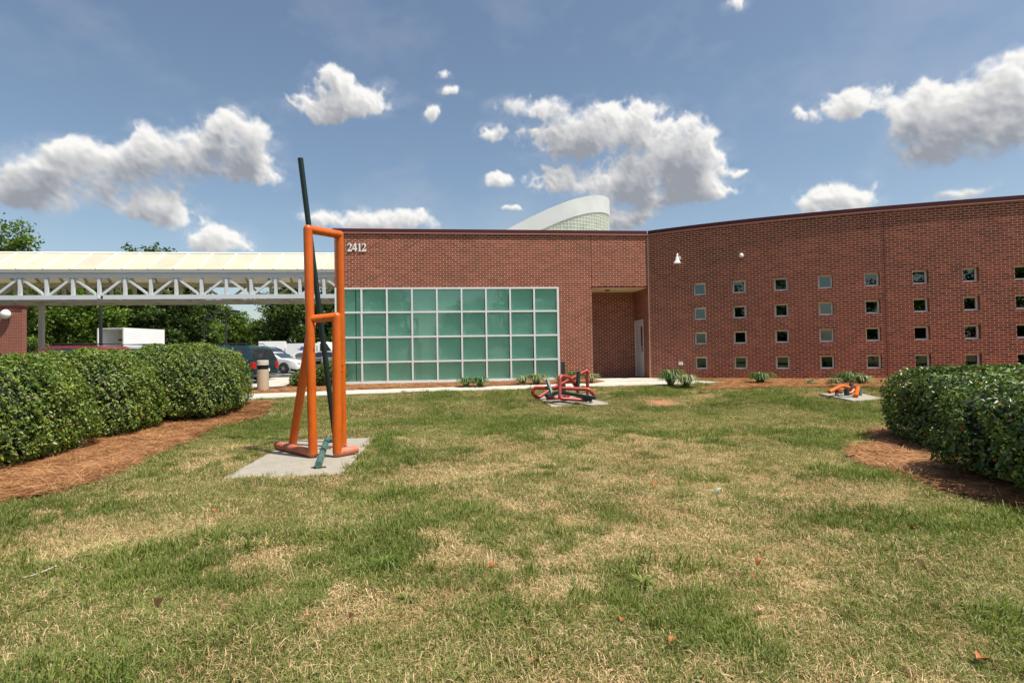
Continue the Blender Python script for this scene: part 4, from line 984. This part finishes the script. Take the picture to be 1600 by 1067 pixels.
# ------------------------------------------------------------------ trees
def leaves(C, n_per, spread, size, rng, flat=.6, outward=None, squash=.75, aspect=.55):
    """C: cluster centres (k,3); returns verts, tris of folded diamond leaves"""
    k = len(C); P = np.repeat(C, n_per, 0) + rng.normal(0, 1, (k*n_per, 3))*np.array([spread, spread, spread*squash])
    return leaf_at(P, size, rng, flat, None, aspect)
def leaf_at(P, size, rng, flat=.6, nrm=None, aspect=.55):
    n = len(P); N_ = rng.normal(0, 1, (n, 3))
    base = np.array([0, 0, 1.]) if nrm is None else nrm
    N_ = N_*(1-flat)+base*flat*1.6; N_ /= np.linalg.norm(N_, axis=1, keepdims=True)+1e-9
    T = np.cross(N_, rng.normal(0, 1, (n, 3))); T /= np.linalg.norm(T, axis=1, keepdims=True)+1e-9
    B = np.cross(N_, T); L = size*rng.uniform(.65, 1.3, (n, 1)); W = L*aspect*.5
    a = P-T*L*.5; c = P+T*L*.5-N_*L*.12; l = P+B*W+N_*L*.07; r = P-B*W+N_*L*.07
    V = np.stack([a, r, c, l], 1).reshape(-1, 3); i = np.arange(n)*4
    F = np.concatenate([np.stack([i, i+1, i+2], 1), np.stack([i, i+2, i+3], 1)])
    return V, F
def tree(name, label, loc, H, Rc, mat, seed, base=.28, nlob=26, leaf=.34, ncl=620, nper=26, group=None, spars=1.0, cat='tree', lean=0):
    rng = np.random.default_rng(seed); rnd = random.Random(seed)
    o = tag(empty(name, loc), label, cat, group)
    zc = H*(base+1)/2; hz = H*(1-base)/2
    m = MB(); th = H*.62
    r0 = .025*H
    tr = [(0,0,-.2), (rnd.uniform(-.1,.1), rnd.uniform(-.1,.1), th*.35), (rnd.uniform(-.3,.3), rnd.uniform(-.3,.3), th*.7), (rnd.uniform(-.4,.4), rnd.uniform(-.4,.4), th*1.2)]
    m.tube(tr, [r0, r0*.75, r0*.5, r0*.15], 9); m.build('trunk', M_BARK, o, smooth=True)
    lob = []
    for k in range(nlob):
        a = k*2.39996+rnd.uniform(-.4, .4); u = (k+.5)/nlob; zz = -1+2*u
        rad = math.sqrt(max(0, 1-zz*zz)) ** .8
        f = rnd.uniform(.52, .92); lob.append((math.cos(a)*rad*Rc*f, math.sin(a)*rad*Rc*f, zc+zz*hz*rnd.uniform(.72, .95)))
    m = MB()
    for i, q in enumerate(lob):
        if i % 2: continue
        b = Vector((0, 0, th*rnd.uniform(.3, .95))); e = Vector(q)
        md = b.lerp(e, .5)+Vector((rnd.uniform(-.2,.2), rnd.uniform(-.2,.2), rnd.uniform(-.1,.5)))
        m.tube([b, md, e], [r0*.30, r0*.18, r0*.05], 6)
    m.build('limbs', M_BARK, o, smooth=True)
    lob = np.array(lob); ls = rng.uniform(.20, .36, nlob)*Rc*1.05
    pick = rng.integers(0, nlob, ncl); d = rng.normal(0, 1, (ncl, 3)); d /= np.linalg.norm(d, axis=1, keepdims=True)
    C = lob[pick]+d*(ls[pick]*rng.uniform(.35, 1.05, ncl))[:,None]*np.array([1, 1, .72])
    V, F = leaves(C, nper, .30*spars*(Rc/4)**.5, leaf, rng, .45)
    npmesh('crown', V, F, mat, o); return o
def tp(px, D): p = atD(px, 560, D); return (p.x, p.y, tz(p.x, p.y))
T = 'trees beyond the parking lot'
tree('oak_tree', 'tall loose tree rising above the canopy at the left edge', tp(-24, 42), 12.2, 4.3, L_MID, 1, nlob=26, leaf=.30, ncl=560, nper=26, group=T)
tree('maple_tree', 'bright yellow green tree behind the canopy column', tp(128, 53), 10.0, 4.9, L_BRIGHT, 2, base=.10, nlob=30, leaf=.34, ncl=900, nper=26, group=T)
tree('maple_tree', 'bright green tree left of the canopy column by the pavilion', tp(45, 50), 8.0, 3.6, L_MID, 12, base=.12, ncl=640, group=T)
tree('magnolia_tree', 'dark dense tree behind the box truck topping the canopy roof', tp(248, 58), 12.4, 4.7, L_DARKT, 3, base=.08, nlob=34, leaf=.38, ncl=1100, nper=24, group=T)
tree('round_tree', 'rounded mid green tree behind the twin headed lamp post', tp(352, 84), 8.9, 4.0, L_MID, 4, base=.06, leaf=.38, ncl=700, group=T)
tree('round_tree', 'small pale green tree between lamp post and dark tree', tp(388, 88), 6.4, 3.6, L_MID, 5, base=.04, leaf=.38, ncl=560, group=T)
tree('round_tree', 'low light green tree right of the magnolia below the canopy', tp(322, 78), 6.2, 3.0, L_BRIGHT, 15, base=.04, leaf=.34, ncl=460, group=T)
tree('oak_tree', 'large dark tree behind the orange sculpture uprights', tp(466, 68), 10.2, 5.3, L_DARKT, 6, base=.07, nlob=34, leaf=.38, ncl=1100, nper=24, group=T)
tree('oak_tree', 'dark tree directly beside the glass wall corner', tp(535, 70), 9.6, 4.6, L_DARKT, 7, base=.07, nlob=30, leaf=.38, ncl=860, nper=24, group=T)
tree('oak_tree', 'dark tree filling the gap right of the box truck', tp(292, 66), 9.4, 3.3, L_DARKT, 8, base=.06, leaf=.38, ncl=700, group=T)
tree('oak_tree', 'dark tree deep behind the bright green maple', tp(190, 68), 9.2, 5.2, L_DARKT, 9, base=.05, leaf=.40, ncl=860, group=T)
tree('oak_tree', 'dark tree deep behind the left edge pavilion', tp(70, 72), 9.0, 6.0, L_DARKT, 10, base=.05, leaf=.40, ncl=900, group=T)
tree('flowering_tree', 'small flowering shrub tree beside the brick pavilion', tp(45, 33), 2.6, .9, L_MID, 11, base=.1, nlob=12, leaf=.14, ncl=90, nper=20, group=None)
tree('flowering_tree', 'reddish leaved small tree left of the lamp posts', tp(314, 72), 5.0, 1.3, leafmat('russet_leaf', (.12, .05, .025), (.25, .10, .05), (.36, .18, .10)), 13, base=.1, nlob=12, leaf=.22, ncl=110, nper=20)
# trees across the street behind the viewer, seen mirrored in the glass
src = tree('street_tree', 'leafy street tree mirrored in the window panes', (-9, -27, -.6), 9.5, 4.9, L_DARKT, 21, base=.04, nlob=30, leaf=.34, ncl=700, nper=20, group='trees across the street')
for x, y, s_ in ((2, -33, .85), (9.5, -26, 1.0), (19, -31, 1.1), (-20, -30, 1.05), (30, -28, .9), (-31, -34, 1.1)):
    o = copy_tree(src); o.location = (x, y, -.6); o.scale = (s_, s_, s_); o.rotation_euler = (0, 0, x)

# ------------------------------------------------------------------ clipped hedge shrubs
def mound(name, label, c, a, b, h, mat, seed, nleaf, leaf=.055, group=None, rz=0, pw=2.7, under=.05, sides=None):
    rng = np.random.default_rng(seed); z0 = tz(*c)
    o = tag(empty(name, (c[0], c[1], z0), rz), label, 'shrub', group)
    n = nleaf
    D = rng.normal(0, 1, (int(n*1.5), 3)); D /= np.linalg.norm(D, axis=1, keepdims=True); D = D[D[:,2] > -.80][:n]; n = len(D)
    lo = under; hc = lo+(h-lo)*.45
    def surf(D, k=1.0):
        hz = np.where(D[:,2] > 0, h-hc, hc-lo)
        e_ = np.where(D[:,2] > 0, pw, pw+1.3)
        q = (np.abs(D[:,0]/a)**e_+np.abs(D[:,1]/b)**e_+np.abs(D[:,2]/hz)**e_)**(-1/e_)
        return D*q[:,None]*k+np.array([0, 0, hc])
    P = surf(D)
    ph = rng.uniform(0, 6.28, (6, 3)); fr = rng.uniform(2.0, 6.5, (6, 3))
    bump = sum(np.sin(P@fr[i]+ph[i, 0])*np.cos(P@np.roll(fr[i], 1)+ph[i, 1]) for i in range(6))
    bump2 = sum(np.sin(P@(fr[i]*3.5)+ph[i, 2])*np.cos(P@(np.roll(fr[i], 1)*3.1)+ph[i, 0]) for i in range(6))
    k = 1+.020*bump+.016*bump2-np.abs(rng.normal(0, .055, n))*(rng.random(n) < .75)+np.abs(rng.normal(0, .018, n))+(rng.random(n) < .02)*rng.uniform(0, .07, n)
    keep = rng.random(n) < np.clip(1.0+.36*bump2, .22, 1)
    P = surf(D, 1)*1.0; P = (P-np.array([0,0,hc]))*k[:,None]+np.array([0,0,hc]); P[:,2] = np.maximum(P[:,2], .02)
    P = P[keep]; Dn = D[keep]*np.array([1/a, 1/b, 1/(h*.5)]); Dn = np.sign(Dn)*np.abs(Dn)**1.6; Dn /= np.linalg.norm(Dn, axis=1, keepdims=True)
    nr = Dn*.75+np.array([0, 0, .55]); nr /= np.linalg.norm(nr, axis=1, keepdims=True)
    V, F = leaf_at(P, leaf, rng, .50, nr, .52); npmesh('foliage', V, F, mat, o)
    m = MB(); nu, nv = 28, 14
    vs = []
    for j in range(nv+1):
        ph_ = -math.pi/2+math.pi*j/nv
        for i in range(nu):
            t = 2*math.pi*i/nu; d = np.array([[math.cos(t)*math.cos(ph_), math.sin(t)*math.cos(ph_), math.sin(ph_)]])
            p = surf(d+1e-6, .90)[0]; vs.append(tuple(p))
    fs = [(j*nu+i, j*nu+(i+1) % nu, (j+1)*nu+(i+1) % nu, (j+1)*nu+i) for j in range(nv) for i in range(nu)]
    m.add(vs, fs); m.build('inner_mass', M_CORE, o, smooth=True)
    rr = random.Random(seed)
    for _ in range(5):
        x, y = rr.uniform(-a*.6, a*.6), rr.uniform(-b*.6, b*.6)
        MB().tube([(x, y, -.1), (x*1.1, y*1.1, lo+.25)], [.035, .03], 7).build('stem', M_BARK, o)
    return o
HG = 'clipped hedge shrubs on the left'
mound('hedge_shrub', 'near clipped hedge shrub cut by the left picture edge', (-6.60, 6.25), 1.16, 1.32, 1.54, L_HEDGE, 31, 34000, .053, HG)
mound('hedge_shrub', 'clipped hedge shrub with a bottle lying at its foot', (-6.70, 8.55), 1.16, 1.46, 1.54, L_HEDGE, 32, 44000, .053, HG)
mound('hedge_shrub', 'middle clipped hedge shrub between its two rounded neighbours', (-6.72, 10.95), 1.16, .98, 1.54, L_HEDGE, 33, 42000, .053, HG)
mound('hedge_shrub', 'rounded clipped hedge shrub at the far end near the bollard', (-5.95, 12.95), 1.30, 1.14, 1.54, L_HEDGE, 34, 44000, .053, HG)
HR = 'clipped hedge shrubs on the right'
mound('hedge_shrub', 'dark glossy hedge shrub in front of the curved brick wall', (7.58, 6.85), 1.20, 1.22, 1.14, L_HEDGE2, 41, 40000, .058, HR, rz=-.35, under=.07, pw=4.2)
mound('hedge_shrub', 'dark glossy hedge shrub at the right picture edge, bare stems below', (6.34, 4.60), 1.20, 1.2, 1.11, L_HEDGE2, 42, 40000, .058, HR, rz=-.1, under=.13, pw=4.2)
c = G(478, 606); mound('low_shrub', 'low loose green shrub behind the orange sculpture left legs', (c.x, c.y+.4), .55, .5, .55, L_MID, 51, 2600, .075, pw=2.2, under=.04)
c = G(512, 606); mound('low_shrub', 'taller loose shrub by the bollard behind the green pole', (c.x, c.y+.5), .45, .45, .85, L_MID, 52, 2600, .075, pw=2.2, under=.04)

# ------------------------------------------------------------------ strap-leaved clumps
def clump(px, py, w, h, mat, label, seed, n=90, grp='strap leaved clumps'):
    w *= 1.25; h *= 1.25; n = int(n*1.7); c = G(px, py); rng = random.Random(seed); o = tag(empty('grass_clump', (c.x, c.y, c.z)), label, 'plant', grp); m = MB()
    for k in range(n):
        a = rng.uniform(0, 6.283); l = h*rng.uniform(.8, 1.6); out = w*rng.uniform(.2, 1.0); r0_ = rng.uniform(0, .12)*w
        d = Vector((math.cos(a), math.sin(a), 0)); sd_ = Vector((-d.y, d.x, 0)); hh = h*rng.uniform(.6, 1.1); wd = .013 if h > .16 else .004
        pts = [d*r0_, d*(r0_+out*.35)+Vector((0,0,hh*.8)), d*(r0_+out*.75)+Vector((0,0,hh*.95)), d*(r0_+out*1.1)+Vector((0,0,hh*.55))]
        vs = []
        for i, p in enumerate(pts): ww = wd*(1, 1.1, .8, .15)[i]; vs += [p-sd_*ww, p+sd_*ww]
        m.add(vs, [(0,1,3,2), (2,3,5,4), (4,5,7,6)])
    m.build('blades', mat, o, fixn=False); return o
clump(728, 606, .30, .24, L_LIRI, 'green strap leaved clump, left of the pair under glass wall', 1)
clump(750, 606, .30, .25, L_LIRI, 'green strap leaved clump, right of the pair under glass wall', 2)
clump(816, 602, .30, .24, L_LIRIV, 'striped pale clump left of the red sculpture', 3)
clump(838, 602, .34, .28, L_LIRIV, 'striped pale clump touching the red sculpture from behind', 4, 110)
clump(878, 600, .26, .22, L_LIRIV, 'striped clump at the brick pier behind the red sculpture', 5)
clump(893, 600, .34, .30, L_LIRI, 'green clump behind the middle of the red sculpture', 6)
clump(922, 600, .30, .26, L_LIRIV, 'pale clump right of the red sculpture by the doorway', 7)
clump(1048, 604, .38, .38, L_LIRI, 'large green clump at the corner of the curved wall', 8, 150)
clump(1072, 607, .36, .30, L_LIRIV, 'pale striped clump beside the large green corner clump', 9, 130)
clump(1188, 600, .38, .27, L_LIRI, 'green clump under the second column of square windows', 10, 120)
clump(1267, 602, .14, .13, L_LIRIV, 'tiny sparse clump alone in the wall bed', 11, 26)
clump(1305, 603, .22, .17, L_LIRIV, 'small clump left behind the small orange sculpture', 12, 60)
clump(1327, 601, .38, .27, L_LIRI, 'green clump behind the small orange sculpture', 13, 120)
clump(1347, 603, .30, .22, L_LIRIV, 'pale clump right behind the small orange sculpture', 14, 80)
clump(1372, 604, .10, .10, L_LIRI, 'tiny clump near the right hedge in the wall bed', 16, 20)
clump(604, 893, .13, .085, L_GRASS2, 'coarse blue green weed tuft in the left foreground lawn', 21, 60, 'weed tufts in the lawn')
clump(1005, 925, .10, .07, L_GRASS, 'weed tuft in the right of centre foreground lawn', 22, 50, 'weed tufts in the lawn')
clump(635, 945, .09, .05, L_GRASS, 'low weed tuft nearest the bottom left of the lawn', 23, 40, 'weed tufts in the lawn')
clump(622, 606, .16, .12, L_STRAW, 'dead straw coloured tuft in the bed below the glass wall', 15, 22)

# ------------------------------------------------------------------ litter and fallen leaves
p = G(141, 700); bt = tag(empty('plastic_bottle', (p.x, p.y, p.z+.05), .5), 'crushed clear white plastic bottle lying on the pine straw', 'bottle')
m = MB().lathe([(.001, -.10), (.030, -.10), (.034, -.08), (.030, -.02), (.034, .03), (.033, .06), (.014, .095), (.014, .11)], (0,0,0), 14, 'X'); m.build('body', pmat('cloudy_plastic', (.72, .74, .75), .2, .1, 20, coat=.4), bt, smooth=True)
MB().lathe([(.016, .108), (.016, .13), (.001, .13)], (0,0,0), 12, 'X').build('cap', M_WHITE, bt)
LV = [(247, 958, .075, 1, 'pale brown pointed leaf standing in the near left grass'), (472, 971, .03, 0, 'tiny orange leaf in the dry near left grass'), (338, 807, .05, 0, 'orange leaf on the dry patch left of the slab'), (237, 837, .04, 0, 'dark red leaf on the left dry patch'),
      (764, 893, .045, 0, 'small red leaf in the middle of the lawn'), (1013, 891, .05, 0, 'red brown leaf right of the lawn middle'), (971, 974, .06, 0, 'curled orange leaf in front right of centre'), (1046, 1017, .055, 0, 'bright orange leaf near the bottom picture edge'), (842, 1048, .04, 0, 'dark red leaf at the very bottom of the lawn'),
      (1184, 892, .06, 0, 'brown curled leaf beside a dark scrap'), (1178, 913, .035, 0, 'small dark leaf just below the brown curled one'), (1424, 834, .06, 0, 'dark red leaf in front of the right hedge bed'), (1186, 962, .07, 1, 'pale folded leaf in the lower right grass'), (1538, 1043, .075, 0, 'upright brown leaf in the bottom right corner'), (546, 976, .05, 1, 'pale curled leaf left of the lawn centre'),
      (1026, 764, .06, 0, 'brown leaf far out on the lawn below the soil patch'), (1318, 742, .05, 0, 'orange leaf left of the right hedge bed'), (365, 686, .05, 0, 'orange leaf on the grass near the hedge bed tip'), (1426, 930, .035, 0, 'tiny red leaf in the right foreground grass'), (1120, 780, .09, 2, 'pale green broad leaf lying in the middle of the lawn'), (1195, 871, .04, 0, 'salmon leaf just above the brown curled one')]
M_WL = pmat('pale_green_leaf', (.38, .44, .30), .6)
for px, py, L_, kind, lab in LV:
    p = G(px, py); rnd = random.Random(px); o = None; m = MB(); nx = 5
    V = []; 
    for i in range(nx+1):
        t = i/nx; w = .42*math.sin(math.pi*min(1, t*.97+.03))**.8*L_*.8; z = .25*L_*math.sin(t*2.6)
        V += [(t*L_, -w, z+w*.5), (t*L_, 0, z), (t*L_, w, z+w*.5)]
    F = []
    for i in range(nx): a = i*3; F += [(a, a+3, a+4, a+1), (a+1, a+4, a+5, a+2)]
    m.add(V, F); o = m.build('fallen_leaf', (M_LEAF, M_PALELEAF, M_WL)[kind], fixn=False); o.location = (p.x, p.y, p.z+.035); o.rotation_euler = (rnd.uniform(-.5, .5), rnd.uniform(-.9, .1), rnd.uniform(0, 6.28)); o.scale = (1.05,)*3
    tag(o, lab, 'leaf', 'fallen leaves on the lawn')
p = G(35, 912); p2 = G(88, 897)
tag(MB().tube(fillet([p+Vector((0,0,.04)), p.lerp(p2, .45)+Vector((.02,-.04,.05)), p2+Vector((0,0,.06))], .1), [.006]*9, 6).build('twig', pmat('pale_twig', (.42, .36, .30), .8, .3, 30)), 'pale bare twig lying in the near left grass', 'twig')

# ------------------------------------------------------------------ lawn blades and pine needles
def inpoly(P, poly):
    x, y = P[:,0], P[:,1]; ins = np.zeros(len(P), bool); n = len(poly)
    for i in range(n):
        x1, y1 = poly[i]; x2, y2 = poly[(i+1) % n]
        if y1 == y2: continue
        c = ((y1 > y) != (y2 > y)) & (x < (x2-x1)*(y-y1)/(y2-y1)+x1); ins ^= c
    return ins
def vnoise(X, Y, s, seed):
    rng = np.random.default_rng(seed); Gd = rng.random((256, 256)); x = X/s+500.3; y = Y/s+500.7
    xi, yi = np.floor(x).astype(int), np.floor(y).astype(int); fx, fy = x-xi, y-yi; fx = fx*fx*(3-2*fx); fy = fy*fy*(3-2*fy)
    g = lambda i, j: Gd[(xi+i) % 256, (yi+j) % 256]
    return (g(0,0)*(1-fx)+g(1,0)*fx)*(1-fy)+(g(0,1)*(1-fx)+g(1,1)*fx)*fy
def scatter(name, P, rot, scl, idx, coll, mat=None):
    me = bpy.data.meshes.new(name); me.vertices.add(len(P)); me.vertices.foreach_set('co', P.astype(np.float32).ravel())
    for nm, tp_, dat, key in (('rot', 'FLOAT_VECTOR', rot, 'vector'), ('scl', 'FLOAT', scl, 'value'), ('idx', 'INT', idx, 'value')):
        a = me.attributes.new(nm, tp_, 'POINT'); a.data.foreach_set(key, np.ascontiguousarray(dat, np.int32 if tp_ == 'INT' else np.float32).ravel())
    me.update(); o = bpy.data.objects.new(name, me); COL.objects.link(o)
    ng = bpy.data.node_groups.new(name+'_scatter', 'GeometryNodeTree')
    ng.interface.new_socket('Geometry', in_out='INPUT', socket_type='NodeSocketGeometry'); ng.interface.new_socket('Geometry', in_out='OUTPUT', socket_type='NodeSocketGeometry')
    gi = ng.nodes.new('NodeGroupInput'); go = ng.nodes.new('NodeGroupOutput'); ip = ng.nodes.new('GeometryNodeInstanceOnPoints'); ci = ng.nodes.new('GeometryNodeCollectionInfo')
    ci.inputs['Collection'].default_value = coll; ci.inputs['Separate Children'].default_value = True; ci.inputs['Reset Children'].default_value = True
    ip.inputs['Pick Instance'].default_value = True
    def attr(nm, t): n = ng.nodes.new('GeometryNodeInputNamedAttribute'); n.data_type = t; n.inputs['Name'].default_value = nm; return [x for x in n.outputs if x.enabled and x.name == 'Attribute'][0]
    lk = ng.links.new; lk(gi.outputs[0], ip.inputs['Points']); lk(ci.outputs[0], ip.inputs['Instance']); lk(attr('idx', 'INT'), ip.inputs['Instance Index']); lk(attr('rot', 'FLOAT_VECTOR'), ip.inputs['Rotation']); lk(attr('scl', 'FLOAT'), ip.inputs['Scale'])
    lk(ip.outputs[0], go.inputs[0]); md = o.modifiers.new('scatter', 'NODES'); md.node_group = ng; return o
def tuft(name, coll, mat, seed, n, rad, h0, h1, wd, lean, mat2=None, frac2=0):
    rng = random.Random(seed); m = MB(); mats = []
    for k in range(n):
        a = rng.uniform(0, 6.283); r = rad*math.sqrt(rng.random()); b = Vector((r*math.cos(a), r*math.sin(a), -.005)); t = rng.uniform(0, 6.283); d = Vector((math.cos(t), math.sin(t), 0)); sd_ = Vector((-d.y, d.x, 0))
        h = rng.uniform(h0, h1); ln = lean*rng.uniform(.3, 1.3); w = wd*rng.uniform(.7, 1.3)
        p1 = b+d*h*ln*.35+Vector((0,0,h*.6)); p2 = b+d*h*ln*1.0+Vector((0,0,h*max(.15, 1-.35*ln)))
        m.add([b-sd_*w, b+sd_*w, p1+sd_*w*.85, p1-sd_*w*.85, p2], [(0,1,2,3), (3,2,4)]); q = 1 if rng.random() < frac2 else 0; mats += [q, q]
    me = bpy.data.meshes.new(name); me.from_pydata(m.v, [], m.f); me.materials.append(mat)
    if mat2: me.materials.append(mat2)
    me.polygons.foreach_set('material_index', mats); me.update(); coll.objects.link(bpy.data.objects.new(name, me))
gc = bpy.data.collections.new('grass_tufts')
for k in range(3): tuft('a_green_tuft_%d' % k, gc, L_GRASS, 10+k, 40, .075, .03, .07, .0016, .95, L_STRAW, .30)
for k in range(2): tuft('b_lush_tuft_%d' % k, gc, L_GRASS2, 20+k, 40, .07, .035, .085, .0018, .8, L_GRASS, .40)
for k in range(3): tuft('c_dry_tuft_%d' % k, gc, L_STRAW, 30+k, 42, .085, .018, .05, .0016, 1.5, L_GRASS, .18)
tuft('d_tall_tuft', gc, L_GRASS2, 40, 30, .06, .06, .13, .0024, .7, L_GRASS, .4)
rng = np.random.default_rng(77)
def lawn_points():
    out = []
    for z0, z1, dens in ((1.2, 3.5, 720), (3.5, 6, 560), (6, 9.5, 430), (9.5, 13, 360), (13, 17.5, 330)):
        wdt = 2*(1.04*z1+1.2); n = int(dens*wdt*(z1-z0)); z = rng.uniform(z0, z1, n); x = rng.uniform(-wdt/2, wdt/2, n)
        k = np.abs(x) < 1.04*z+1.2; x, z = x[k], z[k]
        X = x*math.cos(YAW)+z*math.sin(YAW); Y = -x*math.sin(YAW)+z*math.cos(YAW); out.append(np.stack([X, Y], 1))
    P = np.concatenate(out)
    yb = np.interp(P[:,0], CX, CY, left=FY); P = P[(P[:,1] < yb-.1) & (P[:,0] > -11.5)]
    jit = P+rng.normal(0, .05, P.shape)
    for poly in POLYS: k = ~inpoly(jit, poly); P, jit = P[k], jit[k]
    return P
P = lawn_points(); X, Y = P[:,0], P[:,1]
dry = .30*vnoise(X, Y, 1.0, 1)+.40*vnoise(X, Y, .40, 2)+.28*vnoise(X, Y, .17, 4)+.18*vnoise(X, Y, 3.4, 3)
dry = dry-.112+.14*np.interp(Y, [2, 6, 9, 11, 15], [.35, .5, .1, -.75, -.6])
def patch(px, py, rx, ry, amt):
    global dry
    c = G(px, py); dry = dry+amt*np.exp(-((X-c.x)/rx)**2-((Y-c.y)/ry)**2)
patch(700, 745, 1.1, .55, .30); patch(200, 830, .8, .6, .25); patch(1035, 628, .5, .5, .5); patch(800, 790, .6, .3, .12); patch(1460, 690, .6, .5, .2)
patch(620, 720, .5, .8, -.25); patch(870, 1010, .9, .4, -.3); patch(930, 800, 1.6, 1.0, -.10); patch(150, 900, .9, .5, -.12); patch(1500, 850, .8, .6, -.3); patch(660, 655, 2.2, .8, -.25); patch(1100, 655, 3, .8, -.25); patch(330, 760, .6, .5, -.2); patch(100, 1000, .6, .4, -.2)
u = rng.random(len(P)); lush = vnoise(X, Y, .8, 5)
bare = ((dry > .74) & (rng.random(len(P)) < .45)) | ((np.hypot((X-5.06)/.38, (Y-12.98)/.45) < .6+.5*vnoise(X, Y, .15, 8)) & (rng.random(len(P)) < .85))
k = ~bare; P, X, Y, dry, u, lush = P[k], X[k], Y[k], dry[k], u[k], lush[k]
isdry = u < np.clip((dry-.395)/.28, .06, .92); n = len(P)
idx = np.where(isdry, rng.integers(5, 8, n), np.where(rng.random(n) < np.clip((lush-.35)*1.4, .05, .85), rng.integers(3, 5, n), rng.integers(0, 3, n)))
idx = np.where((~isdry) & (lush > .62) & (rng.random(n) < .16), 8, idx)
scl = rng.uniform(.75, 1.3, n)*(.8+.5*vnoise(X, Y, .5, 9)); dist = np.hypot(X, Y); scl *= np.interp(dist, [2, 6, 14], [.95, 1.05, 1.0])
rot = np.stack([rng.normal(0, .16, n), rng.normal(0, .16, n), rng.uniform(0, 6.28, n)], 1)
o = scatter('lawn_grass', np.stack([X, Y, terrain(X, Y)], 1), rot, scl, idx, gc); tag(o, 'patchy green and straw coloured lawn grass', 'grass', kind='stuff')
nc = bpy.data.collections.new('needle_tufts')
for k in range(4):
    rg = random.Random(60+k); m = MB()
    for _ in range(26):
        a = rg.uniform(0, 6.283); c = Vector((rg.uniform(-.1,.1), rg.uniform(-.1,.1), rg.uniform(.0, .035))); d = Vector((math.cos(a), math.sin(a), rg.uniform(-.12,.2)))*rg.uniform(.06, .12); s_ = Vector((-math.sin(a), math.cos(a), rg.uniform(-.3,.3)))*.0018
        m.add([c-d-s_, c-d+s_, c+d*.1+s_+Vector((0,0,.006)), c+d*.1-s_+Vector((0,0,.006)), c+d+s_*.6, c+d-s_*.6], [(0,1,2,3), (3,2,4,5)])
    me = bpy.data.meshes.new('needles_%d' % k); me.from_pydata(m.v, [], m.f); me.materials.append(L_NEEDLE); nc.objects.link(bpy.data.objects.new('needles_%d' % k, me))
beds = POLYS_B = [p_ for p_ in POLYS]
def bed_points(obj, dens):
    V = np.array([v.co[:] for v in bpy.data.objects[obj].data.vertices]); lo, hi = V[:,:2].min(0), V[:,:2].max(0)
    n = int(dens*(hi[0]-lo[0])*(hi[1]-lo[1])); Q = rng.uniform(lo, hi, (n, 2))
    poly = BEDPOLY[obj]; return Q[inpoly(Q, poly)]
BEDPOLY = {}
names = ['parking_lot', 'footpath', 'doorway_pavement', 'parking_footpath', 'facade_mulch_bed', 'corner_mulch_bed', 'wall_mulch_bed', 'hedge_mulch_bed', 'right_hedge_mulch_bed']
for nm, po in zip(names, POLYS): BEDPOLY[nm] = po
Q = np.concatenate([bed_points('hedge_mulch_bed', 330), bed_points('right_hedge_mulch_bed', 360), bed_points('facade_mulch_bed', 260), bed_points('corner_mulch_bed', 120), bed_points('wall_mulch_bed', 240)])
hard = np.zeros(len(Q), bool)
for nm in ('footpath', 'doorway_pavement', 'parking_footpath'): hard |= inpoly(Q, BEDPOLY[nm])
Q = Q[~hard]; n = len(Q)
o = scatter('pine_straw', np.stack([Q[:,0], Q[:,1], terrain(Q[:,0], Q[:,1])+np.interp(Q[:,1], [13, 14.5], [.04, .018])], 1), np.stack([rng.normal(0, .12, n), rng.normal(0, .12, n), rng.uniform(0, 6.28, n)], 1), rng.uniform(.8, 1.5, n)*np.interp(Q[:,1], [12, 15], [1, .7]), rng.integers(0, 4, n), nc)
tag(o, 'loose orange brown pine needles over the beds', 'pine straw', kind='stuff')
print('lawn tufts', len(P), 'needles', n)
